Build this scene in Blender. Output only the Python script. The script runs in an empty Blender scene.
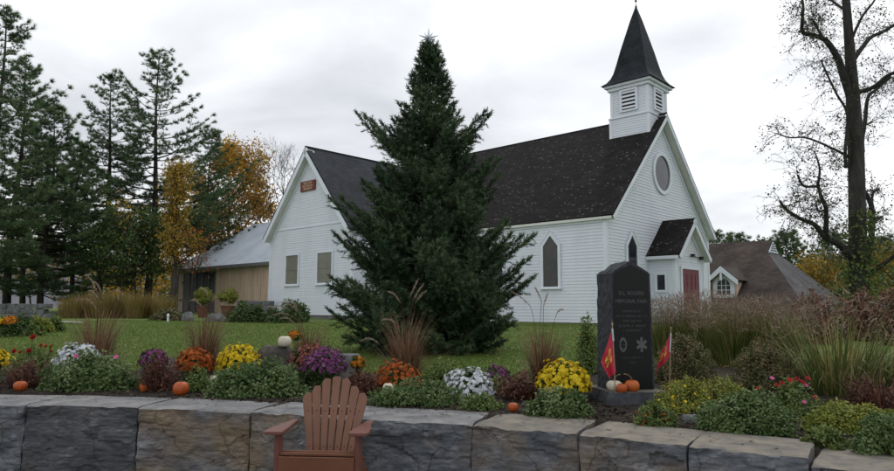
import bpy, math, random
import numpy as np
from mathutils import Vector, Matrix, noise
random.seed(7); RNG = np.random.default_rng(11)
R = math.radians
scene = bpy.context.scene
COL = scene.collection

# ------------------------------------------------------------------ camera
F, PITCH, ROLL, EYE = 666.57, 0.1094, 0.004, 1.6
cam_d = bpy.data.cameras.new('camera'); cam = bpy.data.objects.new('camera', cam_d); COL.objects.link(cam)
cam_d.sensor_width = 36; cam_d.lens = F / 894 * 36; cam_d.clip_end = 3000; cam_d.clip_start = 0.1
cam.matrix_world = Matrix.Translation((0, 0, EYE)) @ Matrix.Rotation(math.pi / 2 + PITCH, 4, 'X') @ Matrix.Rotation(ROLL, 4, 'Z')
scene.camera = cam

# ------------------------------------------------------------------ sky, sun, exposure
world = bpy.data.worlds.new('World'); scene.world = world; world.use_nodes = True
nt = world.node_tree; nt.nodes.clear(); N = nt.nodes.new; LK = nt.links.new
SUN_EL, SUN_AZ = R(50), R(35)
sky = N('ShaderNodeTexSky'); sky.sky_type = 'NISHITA'; sky.sun_disc = False
sky.sun_elevation = SUN_EL; sky.sun_rotation = SUN_AZ
bg1 = N('ShaderNodeBackground'); bg1.inputs[1].default_value = 0.1; LK(sky.outputs[0], bg1.inputs[0])
tc = N('ShaderNodeTexCoord'); sep = N('ShaderNodeSeparateXYZ'); LK(tc.outputs['Generated'], sep.inputs[0])
mz = N('ShaderNodeMath'); mz.operation = 'MAXIMUM'; mz.inputs[1].default_value = 0.0; LK(sep.outputs[2], mz.inputs[0])
az = N('ShaderNodeMath'); az.operation = 'ADD'; az.inputs[1].default_value = 0.22; LK(mz.outputs[0], az.inputs[0])
dx = N('ShaderNodeMath'); dx.operation = 'DIVIDE'; LK(sep.outputs[0], dx.inputs[0]); LK(az.outputs[0], dx.inputs[1])
dy = N('ShaderNodeMath'); dy.operation = 'DIVIDE'; LK(sep.outputs[1], dy.inputs[0]); LK(az.outputs[0], dy.inputs[1])
cb = N('ShaderNodeCombineXYZ'); LK(dx.outputs[0], cb.inputs[0]); LK(dy.outputs[0], cb.inputs[1]); cb.inputs[2].default_value = 3.1
nz = N('ShaderNodeTexNoise'); nz.inputs['Scale'].default_value = 1.15; nz.inputs['Detail'].default_value = 7
nz.inputs['Roughness'].default_value = 0.52; nz.inputs['Distortion'].default_value = 0.35; LK(cb.outputs[0], nz.inputs['Vector'])
rp = N('ShaderNodeValToRGB'); LK(nz.outputs['Fac'], rp.inputs[0])
e = rp.color_ramp.elements
e[0].position = 0.30; e[0].color = (0.50, 0.515, 0.54, 1); e[1].position = 0.72; e[1].color = (1.08, 1.08, 1.08, 1)
m_ = e.new(0.5); m_.color = (0.715, 0.725, 0.745, 1)
bg2 = N('ShaderNodeBackground'); bg2.inputs[1].default_value = 1.0; LK(rp.outputs[0], bg2.inputs[0])
mx = N('ShaderNodeMixShader'); mx.inputs[0].default_value = 0.93; LK(bg1.outputs[0], mx.inputs[1]); LK(bg2.outputs[0], mx.inputs[2])
wo = N('ShaderNodeOutputWorld'); LK(mx.outputs[0], wo.inputs[0])
sd = bpy.data.lights.new('sun', 'SUN'); sd.energy = 0.6; sd.angle = R(25); sd.color = (1.0, 0.97, 0.93)
sun = bpy.data.objects.new('sun', sd); COL.objects.link(sun)
sdir = Vector((math.sin(SUN_AZ) * math.cos(SUN_EL), math.cos(SUN_AZ) * math.cos(SUN_EL), math.sin(SUN_EL)))
sun.rotation_euler = sdir.to_track_quat('Z', 'Y').to_euler(); sun.location = sdir * 60
vs = scene.view_settings; vs.view_transform = 'Standard'; vs.look = 'None'; vs.exposure = 0.46; vs.gamma = 1.0
scene.cycles.max_bounces = 6; scene.cycles.transparent_max_bounces = 6

# ------------------------------------------------------------------ measuring helpers
def ray(px, py):
    u = px - 447; v = py - 235.5; c, s = math.cos(ROLL), math.sin(ROLL)
    u, v = c * u + s * v, -s * u + c * v
    x, z = u / F, -v / F; cp, sp = math.cos(PITCH), math.sin(PITCH)
    return x, cp - z * sp, sp + z * cp
def atD(px, py, D):
    r = ray(px, py); k = D / r[1]; return Vector((r[0] * k, D, EYE + r[2] * k))
def atZ(px, py, z):
    r = ray(px, py); k = (z - EYE) / r[2]; return Vector((r[0] * k, r[1] * k, z))
def ywall(x): return 6.45 - 0.27 * x if x < 0 else 6.45 - 0.44 * x      # line of the wall's rear edge
def g(x, y):                                                              # ground height behind the wall
    s = y - ywall(max(-9, min(6, x)))
    h = 0.555 + 0.0235 * max(0, min(s, 19)) + 0.010 * max(0, min(s - 19, 40))
    return h + 0.03 * math.sin(x * 0.35 + 1) * math.sin(y * 0.27) * min(1, max(0, s) / 5)
def gp(px, D, py=350):
    p = atD(px, py, D); return Vector((p.x, D, g(p.x, D)))

# ------------------------------------------------------------------ materials
def nodes(name):
    m = bpy.data.materials.new(name); m.use_nodes = True
    t = m.node_tree; return m, t, t.nodes['Principled BSDF'], t.nodes.new, t.links.new
def rampset(r, cols):
    e = r.color_ramp.elements; n = len(cols)
    e[0].color = (*cols[0], 1); e[0].position = 0.0; e[1].color = (*cols[-1], 1); e[1].position = 1.0
    for i in range(1, n - 1):
        q = e.new(i / (n - 1)); q.color = (*cols[i], 1)
def mat(name, cols, scale=4, rough=0.8, bump=0.0, bscale=None, stretch=(1, 1, 1), lo=0.3, hi=0.7, spec=0.3, detail=6, metal=0.0):
    m, t, b, N, L = nodes(name)
    b.inputs['Roughness'].default_value = rough; b.inputs['Specular IOR Level'].default_value = spec; b.inputs['Metallic'].default_value = metal
    tc = N('ShaderNodeTexCoord'); mp = N('ShaderNodeMapping'); mp.inputs['Scale'].default_value = stretch
    L(tc.outputs['Object'], mp.inputs[0])
    n = N('ShaderNodeTexNoise'); n.inputs['Scale'].default_value = scale; n.inputs['Detail'].default_value = detail; n.inputs['Roughness'].default_value = 0.62
    L(mp.outputs[0], n.inputs['Vector'])
    mr = N('ShaderNodeMapRange'); mr.inputs[1].default_value = lo; mr.inputs[2].default_value = hi; L(n.outputs['Fac'], mr.inputs[0])
    r = N('ShaderNodeValToRGB'); rampset(r, cols); L(mr.outputs[0], r.inputs[0]); L(r.outputs[0], b.inputs['Base Color'])
    if bump:
        n2 = N('ShaderNodeTexNoise'); n2.inputs['Scale'].default_value = bscale or scale * 3; n2.inputs['Detail'].default_value = 8; L(mp.outputs[0], n2.inputs['Vector'])
        bp = N('ShaderNodeBump'); bp.inputs['Strength'].default_value = bump; bp.inputs['Distance'].default_value = 0.03
        L(n2.outputs['Fac'], bp.inputs['Height']); L(bp.outputs[0], b.inputs['Normal'])
    return m
def leafmat(name, cols, tr=0.25, rough=0.55, spec=0.25):
    m, t, b, N, L = nodes(name)
    b.inputs['Roughness'].default_value = rough; b.inputs['Specular IOR Level'].default_value = spec
    a = N('ShaderNodeAttribute'); a.attribute_name = 'rnd'
    r = N('ShaderNodeValToRGB'); rampset(r, cols); L(a.outputs['Fac'], r.inputs[0]); L(r.outputs[0], b.inputs['Base Color'])
    if tr:
        tl = N('ShaderNodeBsdfTranslucent'); L(r.outputs[0], tl.inputs[0])
        mx = N('ShaderNodeMixShader'); mx.inputs[0].default_value = tr
        L(b.outputs[0], mx.inputs[1]); L(tl.outputs[0], mx.inputs[2]); L(mx.outputs[0], t.nodes['Material Output'].inputs[0])
    return m

# ------------------------------------------------------------------ mesh helpers
def tag(o, label=None, cat=None, group=None, kind=None):
    if label: o['label'] = label
    if cat: o['category'] = cat
    if group: o['group'] = group
    if kind: o['kind'] = kind
    return o
def link(name, me, mt, parent=None, loc=None):
    o = bpy.data.objects.new(name, me); COL.objects.link(o)
    if mt is not None and len(me.materials) == 0:
        for q in (mt if isinstance(mt, (list, tuple)) else [mt]): me.materials.append(q)
    if parent is not None: o.parent = parent
    if loc is not None: o.location = loc
    return o
def empty(name, loc, rz=0, label=None, cat=None, group=None):
    o = bpy.data.objects.new(name, None); COL.objects.link(o); o.location = loc; o.rotation_euler = (0, 0, rz)
    o.empty_display_size = 0.2
    return tag(o, label, cat, group)
def npmesh(name, V, Fc, rnd=None, smooth=False):
    """V (n,3), Fc (m,k) -> mesh, fast"""
    me = bpy.data.meshes.new(name); V = np.ascontiguousarray(V, np.float32); Fc = np.ascontiguousarray(Fc, np.int32); m, k = Fc.shape
    me.vertices.add(len(V)); me.vertices.foreach_set('co', V.ravel())
    me.loops.add(m * k); me.loops.foreach_set('vertex_index', Fc.ravel())
    me.polygons.add(m); me.polygons.foreach_set('loop_start', np.arange(0, m * k, k, dtype=np.int32))
    if smooth: me.polygons.foreach_set('use_smooth', np.ones(m, bool))
    if rnd is not None:
        a = me.attributes.new('rnd', 'FLOAT', 'FACE'); a.data.foreach_set('value', np.ascontiguousarray(rnd, np.float32))
    me.update(calc_edges=True); return me
class MB:
    def __init__(s): s.v = []; s.f = []; s.mi = []
    def add(s, vs, fs, mi=0):
        n = len(s.v); s.v += [tuple(p) for p in vs]
        for q in fs: s.f.append(tuple(i + n for i in q)); s.mi.append(mi)
        return s
    def box(s, x0, x1, y0, y1, z0, z1, M=None, mi=0):
        vs = [Vector(p) for p in ((x0,y0,z0),(x1,y0,z0),(x1,y1,z0),(x0,y1,z0),(x0,y0,z1),(x1,y0,z1),(x1,y1,z1),(x0,y1,z1))]
        if M: vs = [M @ p for p in vs]
        return s.add(vs, [(0,3,2,1),(4,5,6,7),(0,1,5,4),(1,2,6,5),(2,3,7,6),(3,0,4,7)], mi)
    def prism(s, poly, d, mi=0):
        """poly: 3d points (planar), extruded by vector d"""
        n = len(poly); P = [Vector(p) for p in poly]; d = Vector(d)
        fs = [tuple(range(n))[::-1], tuple(range(n, 2 * n))] + [(i, (i + 1) % n, n + (i + 1) % n, n + i) for i in range(n)]
        return s.add(P + [p + d for p in P], fs, mi)
    def tube(s, pts, rad, k=8, mi=0):
        pts = [Vector(p) for p in pts]; n = len(pts)
        if not hasattr(rad, '__len__'): rad = [rad] * n
        vs = []; prev = None
        for i, p in enumerate(pts):
            d = (pts[min(i + 1, n - 1)] - pts[max(i - 1, 0)]).normalized()
            if prev is None: a = d.orthogonal().normalized()
            else: a = (prev - d * prev.dot(d)).normalized()
            prev = a; b = d.cross(a)
            vs += [p + (a * math.cos(6.2832 * j / k) + b * math.sin(6.2832 * j / k)) * rad[i] for j in range(k)]
        fs = [(i*k+j, i*k+(j+1)%k, (i+1)*k+(j+1)%k, (i+1)*k+j) for i in range(n - 1) for j in range(k)]
        fs += [tuple(range(k))[::-1], tuple((n-1)*k + j for j in range(k))]
        return s.add(vs, fs, mi)
    def lathe(s, prof, k=16, c=(0, 0, 0), mi=0):
        vs = [(c[0]+r*math.cos(6.2832*j/k), c[1]+r*math.sin(6.2832*j/k), c[2]+z) for r, z in prof for j in range(k)]; n = len(prof)
        fs = [(i*k+j, i*k+(j+1)%k, (i+1)*k+(j+1)%k, (i+1)*k+j) for i in range(n-1) for j in range(k)]
        fs += [tuple(range(k))[::-1], tuple((n-1)*k+j for j in range(k))]
        return s.add(vs, fs, mi)
    def build(s, name, mt, parent=None, loc=None, smooth=False, bevel=0):
        me = bpy.data.meshes.new(name); me.from_pydata(s.v, [], s.f)
        if any(s.mi): me.polygons.foreach_set('material_index', s.mi)
        if smooth: me.polygons.foreach_set('use_smooth', [True] * len(s.f))
        me.update(); o = link(name, me, mt, parent, loc)
        if bevel:
            b = o.modifiers.new('bevel', 'BEVEL'); b.width = bevel; b.segments = 2; b.limit_method = 'ANGLE'
        return o

def frames(Z, roll=None):
    """rotation matrices whose local y axis follows Z (n,3); random roll"""
    Z = Z / np.maximum(np.linalg.norm(Z, axis=1, keepdims=True), 1e-9); n = len(Z)
    T = RNG.normal(size=(n, 3)) if roll is None else roll
    X = np.cross(Z, T); X /= np.maximum(np.linalg.norm(X, axis=1, keepdims=True), 1e-9)
    Y = np.cross(X, Z); return np.stack([X, Z, Y], axis=2)      # columns x, y(dir), z
def scatter(tv, tf, pos, rot, scl):
    """stamp template (tv,tf) at many places"""
    n, k = len(pos), len(tv)
    scl = np.asarray(scl, float)
    if scl.ndim == 1: scl = scl[:, None]
    V = np.einsum('nij,nkj->nki', rot, tv[None] * scl[:, None, :]) + pos[:, None]
    Fc = tf[None] + (np.arange(n) * k)[:, None, None]
    return V.reshape(-1, 3), Fc.reshape(-1, tf.shape[1])
def stamp(name, tv, tf, pos, rot, scl, mt, parent=None, rnd=None, loc=None):
    pos = np.asarray(pos, float); V, Fc = scatter(tv, tf, pos, rot, scl)
    r = RNG.random(len(pos)) if rnd is None else np.asarray(rnd)
    return link(name, npmesh(name, V, Fc, np.repeat(r, len(tf))), mt, parent, loc)
def segs(P0, P1, R0, R1, k=5):
    P0 = np.asarray(P0, float); P1 = np.asarray(P1, float); R0 = np.asarray(R0, float); R1 = np.asarray(R1, float)
    d = P1 - P0; fr = frames(d, np.tile([0.31, 0.22, 0.9], (len(d), 1)) + 0 * d)
    an = np.arange(k) * 2 * np.pi / k; ring = np.stack([np.cos(an), 0 * an, np.sin(an)], 1)
    o = np.einsum('nij,kj->nki', fr, ring)
    V = np.concatenate([P0[:, None] + o * R0[:, None, None], P1[:, None] + o * R1[:, None, None]], 1)
    j = np.arange(k); f = np.stack([j, (j + 1) % k, k + (j + 1) % k, k + j], 1)
    Fc = f[None] + (np.arange(len(d)) * 2 * k)[:, None, None]
    return V.reshape(-1, 3), Fc.reshape(-1, 4)
LEAF_V = np.array([[0,0,0],[-.36,.42,.10],[0,1,-.06],[.36,.42,.10]]); LEAF_F = np.array([[0,2,1],[0,3,2]])
NEED_V = []; NEED_F = []
for i in range(9):                                    # a short spruce sprig: needles round an axis along y
    a = i * 2.4; y = i / 9
    dx_, dz_ = math.cos(a), math.sin(a)
    n0 = len(NEED_V); sx, sz = -dz_ * .10, dx_ * .10
    NEED_V += [[sx, y, sz], [-sx, y, -sz], [dx_ * .55, y + .55, dz_ * .55]]; NEED_F.append([n0, n0 + 1, n0 + 2])
NEED_V = np.array(NEED_V); NEED_F = np.array(NEED_F)
TUFT_V = []; TUFT_F = []
for i in range(15):                                   # a pine tuft: long needles fanning from one point
    a = i * 2.4; q = 0.25 + 0.75 * (i / 15); n0 = len(TUFT_V); ca_, sa_ = math.cos(a), math.sin(a)
    TUFT_V += [[-sa_ * .055, 0, ca_ * .055], [sa_ * .055, 0, -ca_ * .055], [ca_ * q, 1.15 - .6 * q, sa_ * q]]; TUFT_F.append([n0, n0 + 1, n0 + 2])
TUFT_V = np.array(TUFT_V); TUFT_F = np.array(TUFT_F)
BL_V = []; BL_F = []
for ring_, (n_, r_, z0, z1) in enumerate(((9, 1.0, .0, .12), (7, .66, .14, .40), (5, .34, .26, .55))):   # a pompon bloom facing +y
    for i in range(n_):
        a = 6.2832 * i / n_ + ring_ * .3; w = 3.1416 / n_ * 1.1; n0 = len(BL_V)
        BL_V += [[0, z0, 0], [math.cos(a - w) * r_ * .8, (z0 + z1) / 2 + .05, math.sin(a - w) * r_ * .8], [math.cos(a) * r_, z1, math.sin(a) * r_], [math.cos(a + w) * r_ * .8, (z0 + z1) / 2 + .05, math.sin(a + w) * r_ * .8]]
        BL_F += [[n0, n0 + 1, n0 + 2], [n0, n0 + 2, n0 + 3]]
BL_V = np.array(BL_V); BL_F = np.array(BL_F)

# ================================================================== SETTING
def sheet(name, xs, ys, zf, mt, keep=None):
    V = [(x, y, zf(x, y)) for y in ys for x in xs]; nx = len(xs)
    Fc = [(j*nx+i, j*nx+i+1, (j+1)*nx+i+1, (j+1)*nx+i) for j in range(len(ys)-1) for i in range(nx-1)]
    if keep: Fc = [q for q in Fc if keep(*[sum(V[k][a] for k in q)/4 for a in (0, 1)])]
    me = npmesh(name, np.array(V), np.array(Fc), smooth=True); return tag(link(name, me, mt), kind='structure')
m_lawn = mat('lawn_turf', [(.056,.096,.015),(.082,.134,.022),(.115,.158,.036)], scale=1.2, rough=.95, bump=.6, bscale=40, lo=.25, hi=.75)
m_soil = mat('bed_soil', [(.010,.008,.006),(.024,.018,.013),(.042,.032,.024)], scale=9, rough=1, bump=1.0, bscale=30)
m_patio = mat('patio_stone', [(.10,.095,.09),(.17,.16,.15)], scale=3, rough=.9, bump=.3)
m_hill = mat('hazy_forest', [(.085,.095,.12),(.12,.125,.14),(.15,.15,.155)], scale=.08, rough=1, bump=.8, bscale=.4)  # bare woods, with blue-grey distance haze painted into the colour
# lawn: from under the wall to far beyond the buildings
vals = np.concatenate([np.arange(-14, 14.01, .5)])
xs = [-900, -500, -250, -120, -80, -60, -45, -35, -28, -22, -18] + list(vals) + [18, 22, 28, 35, 45, 60, 80, 120, 250, 500, 900]
rows = [-.32, .3, .8, 1.3, 1.8, 2.5, 3.2, 4, 5, 6, 7, 8, 9.5, 11, 13, 15, 17, 19, 22, 25, 29, 34, 40, 50, 65, 90, 150, 300, 700, 1500]
V = []; 
for s_ in rows:
    for x in xs:
        y = ywall(max(-9, min(5.2, x))) + s_; V.append((x, y, g(x, y) - (.14 if s_ < 1 and -11 < x < 7 else 0)))
nx = len(xs); Fc = [(j*nx+i, j*nx+i+1, (j+1)*nx+i+1, (j+1)*nx+i) for j in range(len(rows)-1) for i in range(nx-1)]
tag(link('lawn', npmesh('lawn', np.array(V), np.array(Fc), smooth=True), m_lawn), kind='structure')
# planting bed behind the wall
bx = np.arange(-11, 7.01, .25); bs = [-.30, -.1, .1, .35, .6, .9, 1.2, 1.5, 1.8, 2.1, 2.4, 2.7, 3.0]; V = []
def bedz(x, y, s_):
    s2 = y - ywall(x); return g(x, y) + .035 + .03 * noise.noise((x * 1.7, y * 1.7, 3)) + .015 * noise.noise((x * 7, y * 7, 1)) - .16 * max(0, min(1, (.28 - s2) / .2)) - .05 * max(0, min(1, (x - 1.9) / .6)) * max(0, min(1, 1.2 - s2))
for k_, s_ in enumerate(bs):
    for x in bx:
        e_ = 1 + .22 * noise.noise((x * .5, 0, 9)) if s_ > 1.5 else 1
        if x > .9: e_ *= 1 + 1.2 * min(1, (x - .9) / 2)
        y = ywall(x) + s_ * e_; V.append((x, y, bedz(x, y, s_) - (.12 if k_ == len(bs) - 1 else 0)))
nx = len(bx); Fc = [(j*nx+i, j*nx+i+1, (j+1)*nx+i+1, (j+1)*nx+i) for j in range(len(bs)-1) for i in range(nx-1)]
tag(link('flower_bed', npmesh('flower_bed', np.array(V), np.array(Fc), smooth=True), m_soil), kind='structure')
sheet('patio', [-60, -12, -6, 0, 6, 12, 60], [-60, -10, 0, 4, 8.6], lambda x, y: -.02 + .02 * max(-8, min(4, x + 1.1)), m_patio, keep=lambda x, y: True)
# far wooded hills
for nm, x0, x1, D, hh in (('hill', -420, -60, 240, 26), ('hill', -90, 420, 330, 20)):
    V = []; n = 60
    for j in range(8):
        for i in range(n + 1):
            x = x0 + (x1 - x0) * i / n; k_ = math.sin(math.pi * min(1, max(0, i / n))) ** .5
            z = 1.2 + hh * k_ * (math.sin(j / 7 * 1.57)) * (1 + .25 * noise.noise((x * .02, j * .4, D))) + .8 * noise.noise((x * .3, j, 2))
            V.append((x, D + j * 14, z))
    Fc = [(j*(n+1)+i, j*(n+1)+i+1, (j+1)*(n+1)+i+1, (j+1)*(n+1)+i) for j in range(7) for i in range(n)]
    tag(link(nm, npmesh(nm, np.array(V), np.array(Fc), smooth=True), m_hill), kind='structure')

# ------------------------------------------------------------------ stone block wall
def slate(name, dark, warm):
    m, t, b, N, L = nodes(name); b.inputs['Roughness'].default_value = .62; b.inputs['Specular IOR Level'].default_value = .35
    tc = N('ShaderNodeTexCoord'); mp = N('ShaderNodeMapping'); mp.inputs['Scale'].default_value = (1, 1, 2.8); L(tc.outputs['Object'], mp.inputs[0])
    n = N('ShaderNodeTexNoise'); n.inputs['Scale'].default_value = 3.2; n.inputs['Detail'].default_value = 9; n.inputs['Roughness'].default_value = .68; n.inputs['Distortion'].default_value = .5; L(mp.outputs[0], n.inputs['Vector'])
    r = N('ShaderNodeValToRGB'); rampset(r, [(.009,.010,.012), (.029,.032,.037), (.055,.058,.064), (.14,.145,.15)]); L(n.outputs['Fac'], r.inputs[0])
    r.color_ramp.elements[1].position = .42; r.color_ramp.elements[2].position = .58; r.color_ramp.elements[3].position = .78
    n3 = N('ShaderNodeTexNoise'); n3.inputs['Scale'].default_value = 1.7; n3.inputs['Detail'].default_value = 6; L(tc.outputs['Object'], n3.inputs['Vector'])
    mr = N('ShaderNodeMapRange'); mr.inputs[1].default_value = .62 - warm * .3; mr.inputs[2].default_value = .78 - warm * .2; L(n3.outputs['Fac'], mr.inputs[0])
    r2 = N('ShaderNodeValToRGB'); rampset(r2, [(.028,.022,.015), (.066,.050,.033), (.13,.11,.085)]); L(n.outputs['Fac'], r2.inputs[0])
    mix = N('ShaderNodeMix'); mix.data_type = 'RGBA'; L(mr.outputs[0], mix.inputs[0]); L(r.outputs[0], mix.inputs[6]); L(r2.outputs[0], mix.inputs[7])
    mp2 = N('ShaderNodeMapping'); mp2.inputs['Scale'].default_value = (1, 1, 3.5); mp2.inputs['Rotation'].default_value = (0, .10, 0); L(tc.outputs['Object'], mp2.inputs[0])
    n5 = N('ShaderNodeTexNoise'); n5.inputs['Scale'].default_value = 9; n5.inputs['Detail'].default_value = 12; n5.inputs['Roughness'].default_value = .8; L(mp2.outputs[0], n5.inputs['Vector'])
    m5 = N('ShaderNodeMapRange'); m5.inputs[1].default_value = .35; m5.inputs[2].default_value = .68; m5.inputs[3].default_value = .55; m5.inputs[4].default_value = 1.55; L(n5.outputs['Fac'], m5.inputs[0])
    vo = N('ShaderNodeTexVoronoi'); vo.feature = 'DISTANCE_TO_EDGE'; vo.inputs['Scale'].default_value = 1.25; nd = N('ShaderNodeTexNoise'); nd.inputs['Scale'].default_value = 3; nd.inputs['Detail'].default_value = 6; L(tc.outputs['Object'], nd.inputs['Vector'])
    vm = N('ShaderNodeVectorMath'); vm.operation = 'MULTIPLY_ADD'; vm.inputs[1].default_value = (.5, .5, .5); L(nd.outputs['Color'], vm.inputs[0]); mp3 = N('ShaderNodeMapping'); mp3.inputs['Scale'].default_value = (1, 1, 2.2); L(tc.outputs['Object'], mp3.inputs[0]); L(mp3.outputs[0], vm.inputs[2]); L(vm.outputs[0], vo.inputs['Vector'])
    mc = N('ShaderNodeMapRange'); mc.inputs[1].default_value = 0; mc.inputs[2].default_value = .018; mc.inputs[3].default_value = .45; mc.inputs[4].default_value = 1; L(vo.outputs['Distance'], mc.inputs[0])
    mm = N('ShaderNodeMath'); mm.operation = 'MULTIPLY'; L(m5.outputs[0], mm.inputs[0]); L(mc.outputs[0], mm.inputs[1])
    mv = N('ShaderNodeMath'); mv.operation = 'MULTIPLY'; mv.inputs[1].default_value = dark; L(mm.outputs[0], mv.inputs[0])
    hs = N('ShaderNodeHueSaturation'); L(mv.outputs[0], hs.inputs['Value']); L(mix.outputs[2], hs.inputs['Color']); L(hs.outputs[0], b.inputs['Base Color'])
    bp = N('ShaderNodeBump'); bp.inputs['Strength'].default_value = .7; bp.inputs['Distance'].default_value = .014; hm = N('ShaderNodeMath'); hm.operation = 'ADD'; L(n.outputs['Fac'], hm.inputs[0]); L(mm.outputs[0], hm.inputs[1]); L(hm.outputs[0], bp.inputs['Height']); L(bp.outputs[0], b.inputs['Normal'])
    return m
m_top = mat('stone_top', [(.09,.092,.098),(.17,.17,.172),(.24,.235,.23)], scale=5, rough=.9, bump=.5, bscale=18, lo=.3, hi=.7)
m_topw = mat('stone_top_warm', [(.085,.085,.085),(.17,.155,.13),(.24,.21,.165)], scale=6, rough=.9, bump=.5, bscale=18)
slates = [slate('slate_blue', 2.9, .35), slate('slate_dark', 1.7, .3), slate('slate_brown', 2.8, .8), slate('slate_mixed', 2.8, .55)]
wall_root = empty('stone_wall', (0, 5.9, -.1), 0, 'long retaining wall of huge dark rough stone blocks below the flower bed', 'wall')
def stone_block(A, B, Df, zt, seed, mt, mtop, rag=.03):
    """A,B: front top corners; Df: depth of the top; rough split front"""
    A = Vector(A); B = Vector(B); u = (B - A); Lx = u.length; u.normalize(); w = Vector((-u.y, u.x, 0))
    if w.y < 0: w = -w
    gap = .007; zb = -.16; Hh = zt - zb; nx, nz, ny = 56, 34, 10
    vid = {}; V = []; Fs = []; mi = []
    def vert(i, j, k):
        key = (i, j, k)
        if key in vid: return vid[key]
        a = gap + (Lx - 2 * gap) * i / nx; d = Df * j / ny; z = zb + Hh * k / nz
        pn = Vector((a * 2.2 + seed * 7.1, d * 2.2, z * 4.5))
        ex = min(a, Lx - a); rnd_ = .0
        if j == 0:                                                    # split front
            d += .010 * noise.noise(pn) + .010 * noise.noise(pn * 2.3) + .008 * noise.noise(Vector((a * 12, seed, z * 30))) + .013 * round(1.7 * noise.noise(Vector((a * 2.6 + z * 1.5, seed * 5, z * 7))))
            d += .012 * max(0, noise.noise(Vector((a * 1.3, seed * 3, z * 7))))
            d += max(0, .02 - ex) * .6
        if k == nz:                                                  # ragged top edge
            z += .008 * noise.noise(Vector((a * 3, d * 3, seed)))
            if j <= 1: z -= (.010 + .05 * max(0, noise.noise(Vector((a * 4, seed * 2.7, 0)))) + rag * max(0, noise.noise(Vector((a * 8, seed, 5))))) * (1 if j == 0 else .25)
            z -= max(0, .02 - ex) * .3
        if i in (0, nx): a += .018 * noise.noise(Vector((d * 5, z * 5, seed + i))) * (1 if i == 0 else 1)
        p = A + u * a + w * d; vid[key] = len(V); V.append((p.x, p.y - 5.9, z + .1)); return vid[key]
    for i in range(nx):
        for k in range(nz): Fs.append((vert(i,0,k), vert(i+1,0,k), vert(i+1,0,k+1), vert(i,0,k+1))); mi.append(0)
        for j in range(ny): Fs.append((vert(i,j,nz), vert(i+1,j,nz), vert(i+1,j+1,nz), vert(i,j+1,nz))); mi.append(1)
    for j in range(ny):
        for k in range(nz):
            Fs.append((vert(0,j,k), vert(0,j,k+1), vert(0,j+1,k+1), vert(0,j+1,k))); mi.append(0)
            Fs.append((vert(nx,j,k), vert(nx,j+1,k), vert(nx,j+1,k+1), vert(nx,j,k+1))); mi.append(0)
    me = bpy.data.meshes.new('stone_block'); me.from_pydata(V, [], Fs); me.polygons.foreach_set('material_index', mi); me.update()
    return link('stone_block', me, [mt, mtop], wall_root)
edge = [(-95, 402, .6), (25, 404, .6), (138, 406.5, .6), (250, 411, .6), (362, 418, .6), (472, 424, .6), (578, 432.5, .6), (687, 444.5, .6), (809, 457.5, .6), (930, 472, .6)]
Wp = [atZ(*q) for q in edge]
style = [(0, 0, 0), (1, 0, 0), (2, 0, .06), (3, 0, .05), (0, 0, .0), (3, 1, .03), (3, 1, .03), (0, 1, .02), (0, 1, .03)]
for i in range(len(Wp) - 1):
    A, B = Wp[i].copy(), Wp[i + 1].copy(); zt = .6
    if i == 8: zt = .555; d_ = (A - Vector((0, 0, EYE))); A = A + Vector((0, -.0, 0)); 
    A.z = B.z = 0
    st = style[i]; stone_block(A, B, .70 if i < 8 else .78, zt, i * 3.7 + 1, slates[st[0]], (m_top, m_topw)[st[1]], st[2])
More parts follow.
